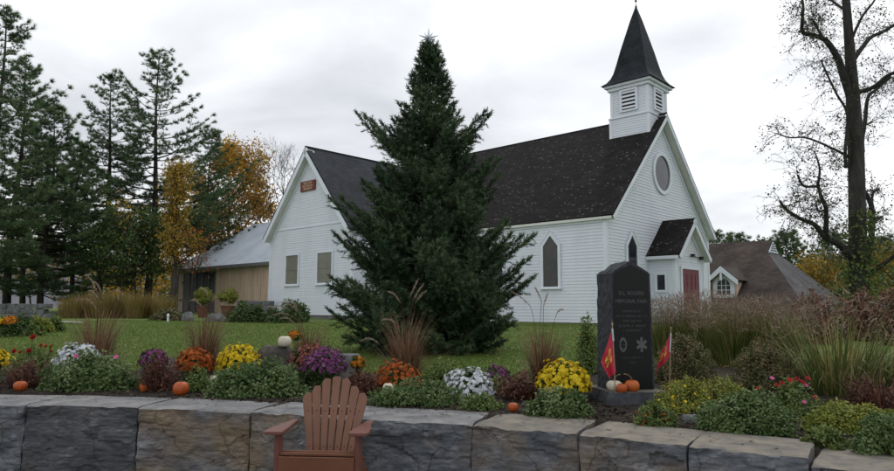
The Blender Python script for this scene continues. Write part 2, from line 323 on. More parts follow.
# the wall turns back out of sight at both ends
# ================================================================== CHURCH
CX, CY, YAW = 5.2853 * 1.15, 22.0085 * 1.15, .8174
CZ = 0.85
def church_world(l):
    c, s = math.cos(YAW), math.sin(YAW); return Vector((CX + c * l[0] - s * l[1], CY + s * l[0] + c * l[1], l[2]))
m_white = mat('white_paint', [(.56,.605,.665),(.63,.675,.735),(.67,.715,.77)], scale=.7, rough=.55, bump=.05, bscale=8, detail=8, stretch=(1, 1, .35))
m_trim = mat('white_trim', [(.62,.67,.735),(.70,.745,.80)], scale=2, rough=.5)
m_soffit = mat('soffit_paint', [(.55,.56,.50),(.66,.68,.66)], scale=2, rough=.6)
m_found = mat('foundation_stone', [(.09,.09,.09),(.17,.165,.16),(.23,.22,.21)], scale=3, rough=.9, bump=.7, bscale=8)
def shingle(name, dark, lite, lichen, flecks):
    m, t, b, N, L = nodes(name); b.inputs['Roughness'].default_value = .85; b.inputs['Specular IOR Level'].default_value = .2
    tc = N('ShaderNodeTexCoord'); uv = N('ShaderNodeUVMap')
    br = N('ShaderNodeTexBrick'); br.inputs['Scale'].default_value = 1.0; br.inputs['Brick Width'].default_value = .30; br.inputs['Row Height'].default_value = .16
    br.inputs['Mortar Size'].default_value = .006; br.inputs['Bias'].default_value = 0; br.inputs['Color1'].default_value = (*dark, 1); br.inputs['Color2'].default_value = (*lite, 1)
    br.inputs['Mortar'].default_value = (*[c * .4 for c in dark], 1); L(uv.outputs[0], br.inputs['Vector'])
    n = N('ShaderNodeTexNoise'); n.inputs['Scale'].default_value = .9; n.inputs['Detail'].default_value = 9; n.inputs['Roughness'].default_value = .7; L(tc.outputs['Object'], n.inputs['Vector'])
    hs = N('ShaderNodeHueSaturation'); mr = N('ShaderNodeMapRange'); mr.inputs[1].default_value = .3; mr.inputs[2].default_value = .7; mr.inputs[3].default_value = .55; mr.inputs[4].default_value = 1.6
    L(n.outputs['Fac'], mr.inputs[0]); L(mr.outputs[0], hs.inputs['Value']); L(br.outputs['Color'], hs.inputs['Color'])
    out = hs.outputs[0]
    if flecks:
        mp = N('ShaderNodeMapping'); mp.inputs['Scale'].default_value = (4.2, 6.4, 1); L(uv.outputs[0], mp.inputs[0])
        v = N('ShaderNodeTexVoronoi'); v.inputs['Scale'].default_value = 1.0; v.inputs['Randomness'].default_value = 1; L(mp.outputs[0], v.inputs['Vector'])
        n2 = N('ShaderNodeTexNoise'); n2.inputs['Scale'].default_value = 11; n2.inputs['Detail'].default_value = 4; L(uv.outputs[0], n2.inputs['Vector'])
        ad = N('ShaderNodeMath'); ad.operation = 'MULTIPLY_ADD'; ad.inputs[1].default_value = .55; L(n2.outputs['Fac'], ad.inputs[0]); L(v.outputs['Distance'], ad.inputs[2])
        n4 = N('ShaderNodeTexNoise'); n4.inputs['Scale'].default_value = .55; L(uv.outputs[0], n4.inputs['Vector'])
        sc_ = N('ShaderNodeSeparateColor'); L(v.outputs['Color'], sc_.inputs[0])
        th = N('ShaderNodeMapRange'); th.inputs[1].default_value = .36; th.inputs[2].default_value = .52; th.inputs[3].default_value = 1; th.inputs[4].default_value = 0; L(ad.outputs[0], th.inputs[0])
        pk = N('ShaderNodeMath'); pk.operation = 'MULTIPLY'; L(sc_.outputs[0], pk.inputs[0]); L(n4.outputs['Fac'], pk.inputs[1])
        gt = N('ShaderNodeMath'); gt.operation = 'GREATER_THAN'; gt.inputs[1].default_value = flecks; L(pk.outputs[0], gt.inputs[0])
        mu = N('ShaderNodeMath'); mu.operation = 'MULTIPLY'; L(th.outputs[0], mu.inputs[0]); L(gt.outputs[0], mu.inputs[1])
        mix = N('ShaderNodeMix'); mix.data_type = 'RGBA'; L(mu.outputs[0], mix.inputs[0]); L(out, mix.inputs[6]); mix.inputs[7].default_value = (*lichen, 1); out = mix.outputs[2]
    L(out, b.inputs['Base Color'])
    bp = N('ShaderNodeBump'); bp.inputs['Strength'].default_value = .5; bp.inputs['Distance'].default_value = .02; L(br.outputs['Fac'], bp.inputs['Height']); bp.invert = True; L(bp.outputs[0], b.inputs['Normal'])
    return m
m_roof = shingle('shingle_black', (.0045,.0042,.0044), (.0125,.0115,.0115), (.125,.118,.105), .135)
m_roofw = shingle('shingle_slate_grey', (.022,.025,.032), (.030,.034,.041), (0,0,0), 0)
m_spire = shingle('shingle_spire', (.014,.018,.022), (.022,.027,.032), (0,0,0), 0)
m_roofb = shingle('shingle_brown', (.042,.032,.028), (.062,.049,.043), (0,0,0), 0)
m_roofg = shingle('shingle_grey', (.060,.060,.064), (.080,.080,.084), (0,0,0), 0)
m_glass = mat('old_glass', [(.008,.010,.014),(.045,.052,.060)], scale=.9, rough=.16, spec=.45)
m_screen = mat('screened_window', [(.030,.031,.032),(.058,.058,.056)], scale=1.4, rough=.28, spec=.4)
m_shade = mat('drawn_olive_shade', [(.13,.135,.10),(.18,.18,.14)], scale=2, rough=.3, spec=.6)
m_door = mat('red_door_paint', [(.11,.012,.022),(.15,.018,.03)], scale=3, rough=.5, stretch=(6, 6, .6))
m_black = mat('black_metal', [(.012,.012,.012),(.03,.03,.03)], scale=4, rough=.5)

def quadsheet(mb, p0, pu, pv):                       # helper for roof slabs: parallelogram with thickness
    pass
def slab(name, pts, th, mt, parent, loc, mi=None):
    """pts: 4 corners (eave a, eave b, ridge b, ridge a) of the TOP face; thickness downwards; UVs in metres"""
    P = [Vector(p) for p in pts]; n = (P[1] - P[0]).cross(P[3] - P[0]).normalized()
    if n.z < 0: n = -n
    Q = [p - n * th for p in P]; V = [tuple(p) for p in P + Q]; k = len(P)
    Fc = [tuple(range(k)), tuple(range(k, 2 * k))[::-1]] + [(i, (i + 1) % k, k + (i + 1) % k, k + i) for i in range(k)]
    me = bpy.data.meshes.new(name); me.from_pydata(V, [], Fc); uvl = me.uv_layers.new(name='UVMap')
    u = (P[1] - P[0]).normalized(); v = n.cross(u)
    for l in me.loops:
        p = Vector(V[l.vertex_index]) - P[0]; uvl.data[l.index].uv = (p.dot(u), p.dot(v))
    me.update(); return link(name, me, mt, parent, loc)
def clap(mb, o, u, nrm, ext, z0, z1, e=.125, lip=.017):
    """clapboard courses on a wall: ext(z)->(u0,u1)"""
    o = Vector(o); u = Vector(u); nrm = Vector(nrm); z = z0
    while z < z1 - .01:
        zt = min(z + e, z1); a0, a1 = ext(z); b0, b1 = ext(zt)
        lp = lip * random.uniform(.85, 1.15)
        def P(s, zz, d): p = o + u * s + nrm * d; return (p.x, p.y, zz)
        if a1 - a0 > .02:
            mb.add([P(a0, z, lp), P(a1, z, lp), P(b1, zt, .002), P(b0, zt, .002), P(a0, z, 0), P(a1, z, 0)], [(0, 1, 2, 3), (4, 5, 1, 0)])
        z = zt
    return mb
LZ = (0, 0, -CZ)
church = empty('church', (CX, CY, CZ), YAW, 'white clapboard church with steeple, black shingled roof and red door', 'church')
W, LN, ZB, ZE, ZR = 9.755, 20.6, 1.08, 5.22, 10.12
XW, Y0, Y1, WZB, WZE = -1.85, 13.02, 20.43, 1.25, 5.70   # wing: front plane, side planes
YM = (Y0 + Y1) / 2; sl = (ZR - ZE) / (W / 2); slw = (ZR - WZE) / ((Y1 - Y0) / 2)
def full(a, b): return lambda z: (a, b)
# walls
clap(MB(), (0, 0, 0), (0, 1, 0), (-1, 0, 0), full(0, Y0), ZB, ZE).build('wall', m_white, church, LZ)
gx = lambda z: (0, W) if z <= ZE else ((z - ZE) / sl, W - (z - ZE) / sl)
clap(MB(), (0, 0, 0), (1, 0, 0), (0, -1, 0), gx, ZB, ZR - .1).build('wall', m_white, church, LZ)
clap(MB(), (W, 0, 0), (0, 1, 0), (1, 0, 0), full(0, LN), ZB, ZE).build('wall', m_white, church, LZ)
clap(MB(), (0, LN, 0), (1, 0, 0), (0, 1, 0), gx, ZB, ZR - .1).build('wall', m_white, church, LZ)
gy = lambda z: (Y0, Y1) if z <= WZE else (Y0 + (z - WZE) / slw, Y1 - (z - WZE) / slw)
mbw = clap(MB(), (XW, 0, 0), (0, 1, 0), (-1, 0, 0), gy, WZB, 5.90)
clap(mbw, (XW, 0, 0), (0, 1, 0), (-1, 0, 0), gy, 5.98, ZR - .1)
mbw.build('wall', m_white, church, LZ)
clap(MB(), (0, Y0, 0), (1, 0, 0), (0, -1, 0), full(XW, 0), WZB, WZE).build('wall', m_white, church, LZ)
clap(MB(), (0, Y1, 0), (1, 0, 0), (0, 1, 0), full(XW, .4), WZB, WZE).build('wall', m_white, church, LZ)
# foundations
MB().box(.04, W - .04, .04, LN - .04, .3, ZB - .003).build('foundation', m_found, church, LZ)
MB().box(XW + .04, .5, Y0 + .04, Y1 - .04, .3, WZB - .003).build('foundation', m_found, church, LZ)
# belt line on the wing gable, corner boards, friezes
MB().box(XW - .035, XW - .001, Y0 - .03, Y1 + .03, 5.90, 5.98).build('belt_board', m_trim, church, LZ)
def cb_(x0, x1, y0, y1, z0, z1): MB().box(x0, x1, y0, y1, z0, z1).build('corner_board', m_trim, church, LZ)
cb_(-.030, .13, -.030, .13, ZB - .02, ZE - .06); cb_(W - .13, W + .03, -.03, .13, ZB - .02, ZE - .06)
cb_(XW - .03, XW + .12, Y1 - .11, Y1 + .03, WZB - .02, WZE - .05); cb_(XW - .03, XW + .12, Y0 - .03, Y0 + .11, WZB - .02, WZE - .05)
# roofs (top faces, thickness .1); overhangs .33
OV = .36; EO = .14; UP = .10
ze_ = ZE - EO * sl + UP; zt_ = ZR + UP
slab('roof', [(-EO, -OV, ze_), (-EO, LN + OV, ze_), (W/2, LN + OV, zt_), (W/2, -OV, zt_)], .07, m_roof, church, LZ)
slab('roof', [(W + EO, -OV, ze_), (W + EO, LN + OV, ze_), (W/2 + .001, LN + OV, zt_), (W/2 + .001, -OV, zt_)], .07, m_roof, church, LZ)
zw_ = WZE - .27 * slw + UP; XO = XW - .38
slab('roof', [(XO, Y0 - .27, zw_), (.8, Y0 - .27, zw_), (W/2, YM, zt_ + .012), (XO, YM, zt_ + .012)], .07, m_roofw, church, LZ)
slab('roof', [(XO, Y1 + .27, zw_), (.8, Y1 + .27, zw_), (W/2, YM + .001, zt_ + .012), (XO, YM + .001, zt_ + .012)], .07, m_roofw, church, LZ)
# rake boards: front gable and wing gable; eave fascias and soffits
def rake(P0, P1, dn, outd, wd=.26, th=.05, name='rake_board', mt=None):
    """board along P0->P1, hanging dn*wd below, thickness along outd"""
    P0, P1 = Vector(P0), Vector(P1); dn = Vector(dn).normalized() * wd
    MB().prism([P0, P1, P1 + dn, P0 + dn], Vector(outd) * th).build(name, mt or m_trim, church, LZ)
for s in (-1, 1):
    ex = W/2 + s * (W/2 + EO); nrm = Vector((-s * sl, 0, -1)).normalized()
    up = .075
    a = Vector((ex, -OV - .012, ze_)) + nrm * up; b = Vector((W/2, -OV - .012, zt_)) + nrm * up
    rake(a, b, nrm, (0, 1, 0), .15, .05)                                    # outer rake board under the roof edge
    a2 = Vector((ex, -OV + .045, ze_)) + nrm * (.19); b2 = Vector((W/2, -OV + .045, zt_)) + nrm * (.19)
    rake(a2, b2, nrm, (0, 1, 0), .03, OV - .07, 'soffit', m_soffit)
    a3 = Vector((ex - s * .30, -.045, ze_ + .30 * sl)) + nrm * .29; b3 = Vector((W/2, -.045, zt_)) + nrm * .29
    rake(a3, b3, nrm, (0, 1, 0), .13, .04, 'frieze_board')
    # wing gable
    ey = YM + s * ((Y1 - Y0) / 2 + .27); nw = Vector((0, -s * slw, -1)).normalized()
    a = Vector((XO - .012, ey, zw_)) + nw * up; b = Vector((XO - .012, YM, zt_ + .012)) + nw * up
    rake(a, b, nw, (1, 0, 0), .24, .05)
    a2 = Vector((XO + .045, ey, zw_)) + nw * .25; b2 = Vector((XO + .045, YM, zt_)) + nw * .25
    rake(a2, b2, nw, (1, 0, 0), .03, .31, 'soffit', m_soffit)
    a3 = Vector((XW - .045, ey - s * .27, zw_ + .27 * slw)) + nw * .29; b3 = Vector((XW - .045, YM, zt_)) + nw * .29
    rake(a3, b3, nw, (1, 0, 0), .16, .04, 'frieze_board')
MB().box(-EO - .01, -EO + .03, -OV + .04, Y0 - .4, ze_ - .15, ze_ - .045).build('fascia', m_soffit, church, LZ)
MB().box(-EO + .031, -.052, -OV + .06, Y0 - .02, ze_ - .145, ze_ - .12).build('soffit', m_soffit, church, LZ)
MB().box(-.05, -.021, .131, Y0 - .02, ze_ - .24, ze_ - .148).build('frieze_board', m_trim, church, LZ)
MB().box(W + EO - .03, W + EO + .01, -OV + .04, LN, ze_ - .20, ze_ - .045).build('fascia', m_trim, church, LZ)
MB().box(W + .03, W + EO - .031, -OV + .06, LN, ze_ - .19, ze_ - .165).build('soffit', m_soffit, church, LZ)
# ridge caps
MB().tube([(W/2, -OV, zt_ + .002), (W/2, LN, zt_ + .002)], .03, 6).build('ridge_cap', m_roof, church, LZ)
MB().tube([(XO, YM, zt_ + .026), (W/2 - .2, YM, zt_ + .026)], .045, 6).build('ridge_cap', m_roofw, church, LZ)

def pointed(c, hw, zb, zs, zt, ax, out, mt, bars=False, parent=church):
    """pointed window: c along-axis centre; ax 'y' on plane x=out0 or 'x' on plane y=out0; faces -x/-y"""
    pl = out
    def P(s, z, d): return (pl - d, c + s, z) if ax == 'y' else (c + s, pl - d, z)
    win = MB()
    inn = [(-hw, zb), (hw, zb), (hw, zs), (0, zt), (-hw, zs)]; w = .12
    outp = [(-hw - w, zb - .04), (hw + w, zb - .04), (hw + w, zs + .04), (0, zt + w * 1.75), (-hw - w, zs + .04)]
    V = [P(s, z, .065) for s, z in outp] + [P(s, z, .065) for s, z in inn] + [P(s, z, 0) for s, z in outp] + [P(s, z, .02) for s, z in inn]
    Fs = []
    for i in range(5):
        j = (i + 1) % 5; Fs += [(i, j, 5 + j, 5 + i), (5 + i, 5 + j, 15 + j, 15 + i), (i, 10 + i, 10 + j, j)]
    fr = win.add(V, Fs).build('window', m_trim, parent, LZ if parent is church else None)
    MB().add([P(s, z, .03) for s, z in inn], [(0, 1, 2, 3, 4)]).build('pane', mt, fr)
    sill = MB(); a, b = P(-hw - .16, zb - .10, 0), P(hw + .16, zb - .041, .11)
    sill.box(min(a[0], b[0]), max(a[0], b[0]), min(a[1], b[1]), max(a[1], b[1]), a[2], b[2]).build('sill', m_trim, fr)
    MB().tube([P(0, zt + w * 1.75 + .015, .08), P(hw + w + .03, zs + .05, .08)], .018, 4).build('drip_cap', m_trim, fr)
    MB().tube([P(0, zt + w * 1.75 + .015, .08), P(-hw - w - .03, zs + .05, .08)], .018, 4).build('drip_cap', m_trim, fr)
    return fr
for yc in (2.52, 5.35, 8.2, 11.0): pointed(yc, .36, 2.50, 4.14, 4.58, 'y', -.018, m_screen)
pointed(1.95, .38, 2.50, 4.12, 4.58, 'x', -.018, m_glass)
pointed(W - 1.95, .38, 2.50, 4.12, 4.58, 'x', -.018, m_glass)
def sash(y0, y1, z0, z1):
    f = MB(); w = .10; x = XW - .02
    for a, b, c, d in ((y0 - w, y1 + w, z1, z1 + w), (y0 - w, y1 + w, z0 - w * .5, z0), (y0 - w, y0, z0, z1), (y1, y1 + w, z0, z1)): f.box(x - .05, x, a, b, c, d)
    f = f.build('window', m_trim, church, LZ)
    MB().add([(x - .012, y0, z0), (x - .012, y1, z0), (x - .012, y1, z1), (x - .012, y0, z1)], [(0, 1, 2, 3)]).build('pane', m_shade, f)
    MB().box(x - .03, x - .013, y0, y1, z0 + .75, z0 + .79).build('meeting_rail', m_shade, f)
    MB().box(x - .10, x, y0 - .14, y1 + .14, z0 - w - .02, z0 - w * .5).build('sill', m_trim, f)
sash(17.58, 18.72, 2.9, 4.46); sash(14.60, 15.82, 2.9, 4.46)
# round window in the front gable
def ellipse_ring(cx, cz, rx, rz, w, y0, y1, n=32):
    mb = MB(); V = []
    for i in range(n):
        a = 6.2832 * i / n; c, s = math.cos(a), math.sin(a)
        V += [(cx + c * (rx + w), y0, cz + s * (rz + w)), (cx + c * rx, y0, cz + s * rz), (cx + c * (rx + w), y1, cz + s * (rz + w)), (cx + c * rx, y1, cz + s * rz)]
    Fs = []
    for i in range(n):
        a, b = 4 * i, 4 * ((i + 1) % n); Fs += [(a, b, b + 1, a + 1), (a + 1, b + 1, b + 3, a + 3), (a, a + 2, b + 2, b)]
    return mb.add(V, Fs)
rw = ellipse_ring(4.90, 7.55, .74, .78, .15, -.085, -.018).build('window', m_trim, church, LZ)
MB().add([(4.90 + .75 * math.cos(6.2832 * i / 32), -.032, 7.55 + .79 * math.sin(6.2832 * i / 32)) for i in range(32)], [tuple(range(32))]).build('pane', m_glass, rw)
# ------------------------------------------------------------------ porch
px0, px1, py, pze, pzr, pc = 3.42, 6.28, -1.15, 3.98, 5.36, 4.85
psl = (pzr - pze) / (pc - px0)
clap(MB(), (px0, 0, 0), (0, 1, 0), (-1, 0, 0), full(py, 0), ZB, pze).build('porch_wall', m_white, church, LZ)
clap(MB(), (px1, 0, 0), (0, 1, 0), (1, 0, 0), full(py, 0), ZB, pze).build('porch_wall', m_white, church, LZ)
gpz = lambda z: (px0, px1) if z <= pze else (px0 + (z - pze) / psl, px1 - (z - pze) / psl)
clap(MB(), (0, py, 0), (1, 0, 0), (0, -1, 0), gpz, ZB, pzr - .05).build('porch_wall', m_white, church, LZ)
for a in (px0 - .03, px1 - .11): cb_(a, a + .14, py - .03, py + .11, ZB - .02, pze - .1)
po = .30; pe = .26; zz = pze - pe * psl + .09; zq = pzr + .09
for s in (-1, 1):
    ex = pc + s * (pc - px0 + pe)
    slab('porch_roof', [(ex, py - po, zz), (ex, -.02, zz), (pc + .0005 * s, -.02, zq), (pc + .0005 * s, py - po, zq)], .06, m_roof, church, LZ)
    nrm = Vector((-s * psl, 0, -1)).normalized()
    rake(Vector((ex, py - po - .012, zz)) + nrm * .065, Vector((pc, py - po - .012, zq)) + nrm * .065, nrm, (0, 1, 0), .2, .04, 'rake_board')
    rake(Vector((ex, py - po + .035, zz)) + nrm * .21, Vector((pc, py - po + .035, zq)) + nrm * .21, nrm, (0, 1, 0), .025, po - .06, 'soffit', m_soffit)
    rake(Vector((ex - s * pe, py - .045, zz + pe * psl)) + nrm * .24, Vector((pc, py - .045, zq)) + nrm * .24, nrm, (0, 1, 0), .15, .03, 'frieze_board')
MB().box(px0 - pe - .005, px0 - pe + .03, py - po + .04, -.03, zz - .17, zz - .04).build('fascia', m_trim, church, LZ)
MB().box(px0 - pe + .031, px0 - .022, py - po + .05, -.03, zz - .16, zz - .14).build('soffit', m_soffit, church, LZ)
# porch side window
wf = MB(); wx = px0 - .02
for a, b, c, d in ((-.83, -.29, 3.02, 3.12), (-.83, -.29, 2.30, 2.40), (-.83, -.73, 2.40, 3.02), (-.39, -.29, 2.40, 3.02)): wf.box(wx - .05, wx, a, b, c, d)
wf = wf.build('porch_window', m_trim, church, LZ)
MB().add([(wx - .012, -.73, 2.40), (wx - .012, -.39, 2.40), (wx - .012, -.39, 3.02), (wx - .012, -.73, 3.02)], [(0, 1, 2, 3)]).build('pane', m_glass, wf)
# red double door
dy_ = py - .022
df = MB()
for a, b, c, d in ((3.86, 5.74, 3.28, 3.40), (3.86, 3.98, 1.12, 3.28), (5.62, 5.74, 1.12, 3.28)): df.box(a, b, dy_ - .05, dy_, c, d)
df.build('door_frame', m_trim, church, LZ)
for a, b in ((3.981, 4.795), (4.805, 5.619)):
    dr = MB().box(a, b, dy_ - .028, dy_ - .002, 1.12, 3.279).build('door', m_door, church, LZ)
    for z0_, z1_ in ((1.3, 2.0), (2.15, 3.1)):
        for q in (0, 1):
            aa = a + .09 + q * .34; MB().box(aa, aa + .28, dy_ - .040, dy_ - .029, z0_, z1_).build('door_panel', m_door, dr)
    MB().box((b - .09) if a < 4.5 else (a + .05), (b - .05) if a < 4.5 else (a + .09), dy_ - .09, dy_ - .029, 2.05, 2.15).build('door_handle', m_black, dr)
# twin floodlight over the door
fl = MB().tube([(4.95, dy_ - .06, 3.86), (5.85, dy_ - .06, 3.80)], .018, 6); fl.box(4.90, 5.02, dy_ - .16, dy_ - .02, 3.82, 3.94); fl.box(5.78, 5.92, dy_ - .16, dy_ - .02, 3.74, 3.88)
fl.build('door_lamp', m_black, church, LZ)
MB().box(3.6, 6.1, py - 1.1, py - .03, .5, 1.05).build('door_step', m_found, church, LZ)
# ------------------------------------------------------------------ steeple
TX0, TX1, TY0, TY1 = 3.93, 5.83, .02, 1.92; TB, TC = 10.12, 11.42
for a in ((TX0, 1), (TX1, -1)):
    clap(MB(), (a[0], 0, 0), (0, 1, 0), (-a[1], 0, 0), full(TY0, TY1), 8.6, TB, e=.105).build('steeple_wall', m_white, church, LZ)
    clap(MB(), (a[0] + .05 * a[1], 0, 0), (0, 1, 0), (-a[1], 0, 0), full(TY0 + .05, TY1 - .05), TB + .06, TC, e=.10).build('steeple_wall', m_white, church, LZ)
for a in ((TY0, 1), (TY1, -1)):
    clap(MB(), (0, a[0], 0), (1, 0, 0), (0, -a[1], 0), full(TX0, TX1), 8.6, TB, e=.105).build('steeple_wall', m_white, church, LZ)
    clap(MB(), (0, a[0] + .05 * a[1], 0), (1, 0, 0), (0, -a[1], 0), full(TX0 + .05, TX1 - .05), TB + .06, TC, e=.10).build('steeple_wall', m_white, church, LZ)
MB().box(TX0 - .05, TX1 + .05, TY0 - .05, TY1 + .05, TB, TB + .055).build('belt_board', m_trim, church, LZ)
for x in (TX0 - .025, TX1 - .105):
    for y in (TY0 - .025, TY1 - .105):
        cb_(x, x + .13, y, y + .13, 8.6, TB - .003)
        k = .05 if x < 4.5 else -.05; k2 = .05 if y < 1 else -.05
        cb_(x + k, x + .13 + k, y + k2, y + .13 + k2, TB + .058, TC - .003)
MB().box(TX0 - .06, TX1 + .06, TY0 - .06, TY1 + .06, TC, TC + .14).build('cornice', m_trim, church, LZ)
MB().box(TX0 - .17, TX1 + .17, TY0 - .17, TY1 + .17, TC + .143, TC + .25).build('cornice', m_trim, church, LZ)
# louvred openings: frame, dark recess, each slat
def louvre(face):
    def P(s, d, z):
        return {'w': (TX0 + .05 - d, (TY0 + TY1) / 2 + s, z), 's': ((TX0 + TX1) / 2 + s, TY0 + .05 - d, z), 'e': (TX1 - .05 + d, (TY0 + TY1) / 2 + s, z), 'n': ((TX0 + TX1) / 2 + s, TY1 - .05 + d, z)}[face]
    def bx_(mb, s0, s1, d0, d1, z0, z1):
        V = [P(s, d, z) for z in (z0, z1) for s, d in ((s0, d0), (s1, d0), (s1, d1), (s0, d1))]
        return mb.add(V, [(0,3,2,1),(4,5,6,7),(0,1,5,4),(1,2,6,5),(2,3,7,6),(3,0,4,7)])
    z0, z1, hw = TB + .32, TB + 1.18, .33
    f = MB()
    for a in ((-hw - .11, hw + .11, z1, z1 + .09), (-hw - .11, hw + .11, z0 - .08, z0), (-hw - .11, -hw, z0, z1), (hw, hw + .11, z0, z1)): bx_(f, a[0], a[1], .02, .085, a[2], a[3])
    f = f.build('louvre_frame', m_trim, church, LZ)
    MB().add([P(-hw, .024, z0), P(hw, .024, z0), P(hw, .024, z1), P(-hw, .024, z1)], [(0, 1, 2, 3)]).build('recess', m_black, f)
    n = 5
    for i in range(n):
        zc = z0 + (i + .62) * (z1 - z0) / n
        V = [P(-hw, .028, zc + .055), P(hw, .028, zc + .055), P(hw, .075, zc - .03), P(-hw, .075, zc - .03), P(-hw, .028, zc + .035), P(hw, .028, zc + .035), P(hw, .075, zc - .05), P(-hw, .075, zc - .05)]
        MB().add(V, [(0,1,2,3),(7,6,5,4),(3,2,6,7),(0,3,7,4),(1,5,6,2)]).build('louvre_slat', m_trim, f)
for q in 'wsen': louvre(q)
# spire: square, flared at the eaves
cx_, cy_ = (TX0 + TX1) / 2, (TY0 + TY1) / 2; SZ = TC + .253
prof = [(1.22, 0), (1.20, .03), (1.03, .17), (.90, .36), (.80, .62), (.71, 1.0), (.56, 1.7), (.38, 2.45), (.20, 3.2), (.02, 3.85)]
V = []; Fs = []
for hw, z in prof: V += [(cx_ - hw, cy_ - hw, SZ + z), (cx_ + hw, cy_ - hw, SZ + z), (cx_ + hw, cy_ + hw, SZ + z), (cx_ - hw, cy_ + hw, SZ + z)]
for i in range(len(prof) - 1):
    for j in range(4): Fs.append((4*i + j, 4*i + (j+1) % 4, 4*i + 4 + (j+1) % 4, 4*i + 4 + j))
Fs.append((3, 2, 1, 0)); n_ = 4 * (len(prof) - 1); Fs.append((n_, n_ + 1, n_ + 2, n_ + 3))
me = bpy.data.meshes.new('spire'); me.from_pydata(V, [], Fs); uvl = me.uv_layers.new(name='UVMap')
for p in me.polygons:
    for li in p.loop_indices:
        v = V[me.loops[li].vertex_index]; uvl.data[li].uv = ((v[0] if abs(p.normal.y) > abs(p.normal.x) else v[1]), v[2] * 1.05)
sp = link('spire', me, m_spire, church, LZ)
MB().lathe([(.06, SZ + 3.58), (.05, SZ + 3.85), (.012, SZ + 3.95), (.010, SZ + 4.08), (.045, SZ + 4.10), (.055, SZ + 4.14), (.03, SZ + 4.19), (.002, SZ + 4.21)], 10, (cx_, cy_, 0)).build('finial', m_black, sp)
# lettering
def text_mesh(name, body, size, M, mt, parent, ext=.004, sx=1.0, loc=None):
    cu = bpy.data.curves.new(name, 'FONT'); cu.body = body; cu.size = size; cu.align_x = 'CENTER'; cu.align_y = 'CENTER'; cu.extrude = ext; cu.resolution_u = 2
    tmp = bpy.data.objects.new(name, cu); COL.objects.link(tmp)
    dg = bpy.context.evaluated_depsgraph_get(); me = bpy.data.meshes.new_from_object(tmp.evaluated_get(dg))
    bpy.data.objects.remove(tmp); me.transform(Matrix.Diagonal((sx, 1, 1, 1))); me.transform(M); me.name = name; me.materials.clear()
    return link(name, me, mt, parent, loc)
m_sign = mat('red_brown_sign', [(.13,.035,.022),(.19,.05,.03)], scale=4, rough=.6)
m_cream = mat('cream_letter_paint', [(.5,.42,.28),(.62,.54,.38)], scale=6, rough=.6)
sx_ = XW - .03
sg = empty('gable_sign', church_world((sx_ - .03, 16.83, 7.88)), YAW, 'small red-brown sign with cream letters high on the church wing gable', 'sign')
MB().box(-.03, .03, -.66, .66, 0, .54).build('board', m_sign, sg)
MS = Matrix(((0, 0, -1, -.033), (-1, 0, 0, 0), (0, 1, 0, 0), (0, 0, 0, 1)))
for body, z, sz, sxx in (('BOLTON', .42, .19, .95), ('HISTORICAL', .265, .15, 1.1), ('MUSEUM', .11, .19, 1.0)):
    text_mesh('lettering', body, sz, Matrix.Translation((0, 0, z)) @ MS, m_cream, sg, .003, sxx)

# ================================================================== BARN behind the wing
m_tin = mat('metal_roofing', [(.32,.37,.43),(.40,.45,.51),(.45,.50,.55)], scale=.6, rough=.45, spec=.5)
m_barn = mat('weathered_boards', [(.40,.275,.20),(.56,.42,.32),(.64,.52,.42)], scale=2.2, rough=.9, bump=.3, stretch=(3, 3, .25), lo=.3, hi=.68)
m_grey = mat('grey_board', [(.12,.125,.13),(.18,.185,.19)], scale=3, rough=.8)
m_dglass = mat('dark_glass', [(.010,.012,.016),(.022,.026,.032)], scale=.8, rough=.35, spec=.25)
Bq = atD(271, 262, 45.0); bz = 1.25
barn = empty('barn', (Bq.x, Bq.y, bz), YAW, 'weathered brown wooden barn with pale metal roof and dark glazed bay', 'barn')
# local: y runs back-left along the eave, x runs to the rear
be = Bq.z - bz; BL = 15.0; ridge_h = be + 4.3; rx_ = 6.6
pts = []
for i in range(56):
    y = -6 + i * .28
    if y < 7.3: pts.append(y)
for i, y in enumerate(pts):
    z_ = be - .12 - random.uniform(0, .03); d = random.uniform(0, .02)
    MB().box(-.03 - d, .0, y + .006, y + .274, -.6, z_).build('board', m_barn, barn)
gl0 = pts[-1] + .29
MB().box(.002, .1, -6, BL, -.6, be - .1).build('wall', m_grey, barn)
nP = 5; pw = (12.6 - gl0) / nP
for i in range(nP):
    a = gl0 + i * pw
    MB().box(-.02, -.004, a + .05, a + pw - .05, -.1, be - .42).build('pane', m_dglass, barn)
    MB().box(-.08, -.001, a - .05, a + .05, -.4, be - .35).build('mullion', m_grey, barn)
MB().box(-.09, -.003, gl0 - .06, 12.65, be - .34, be - .14).build('header', m_barn, barn)
MB().box(-.06, -.001, 12.7, 13.4, -.5, be - .13).build('post', m_barn, barn)
rt = [(-.42, -6, be), (-.42, 13.9, be), (rx_, 13.9, ridge_h), (rx_, -6, ridge_h)]
rf = slab('roof', rt, .08, m_tin, barn, None)
V = MB()
for i in range(50):
    y = -5.9 + i * .4
    V.add([(-.42, y - .025, be + .001), (-.42, y + .025, be + .001), (rx_, y + .025, ridge_h + .001), (rx_, y - .025, ridge_h + .001), (-.42, y, be + .04), (rx_, y, ridge_h + .04)], [(0, 4, 5, 3), (4, 1, 2, 5), (0, 1, 4)])
V.build('roof_ribs', m_tin, rf)
slab('roof', [(rx_ * 2 + .75, -6, be), (rx_ * 2 + .75, 13.9, be), (rx_ + .001, 13.9, ridge_h), (rx_ + .001, -6, ridge_h)], .08, m_tin, barn, None)
MB().box(-.47, -.422, -6, 13.9, be - .24, be - .03).build('fascia', m_grey, barn)
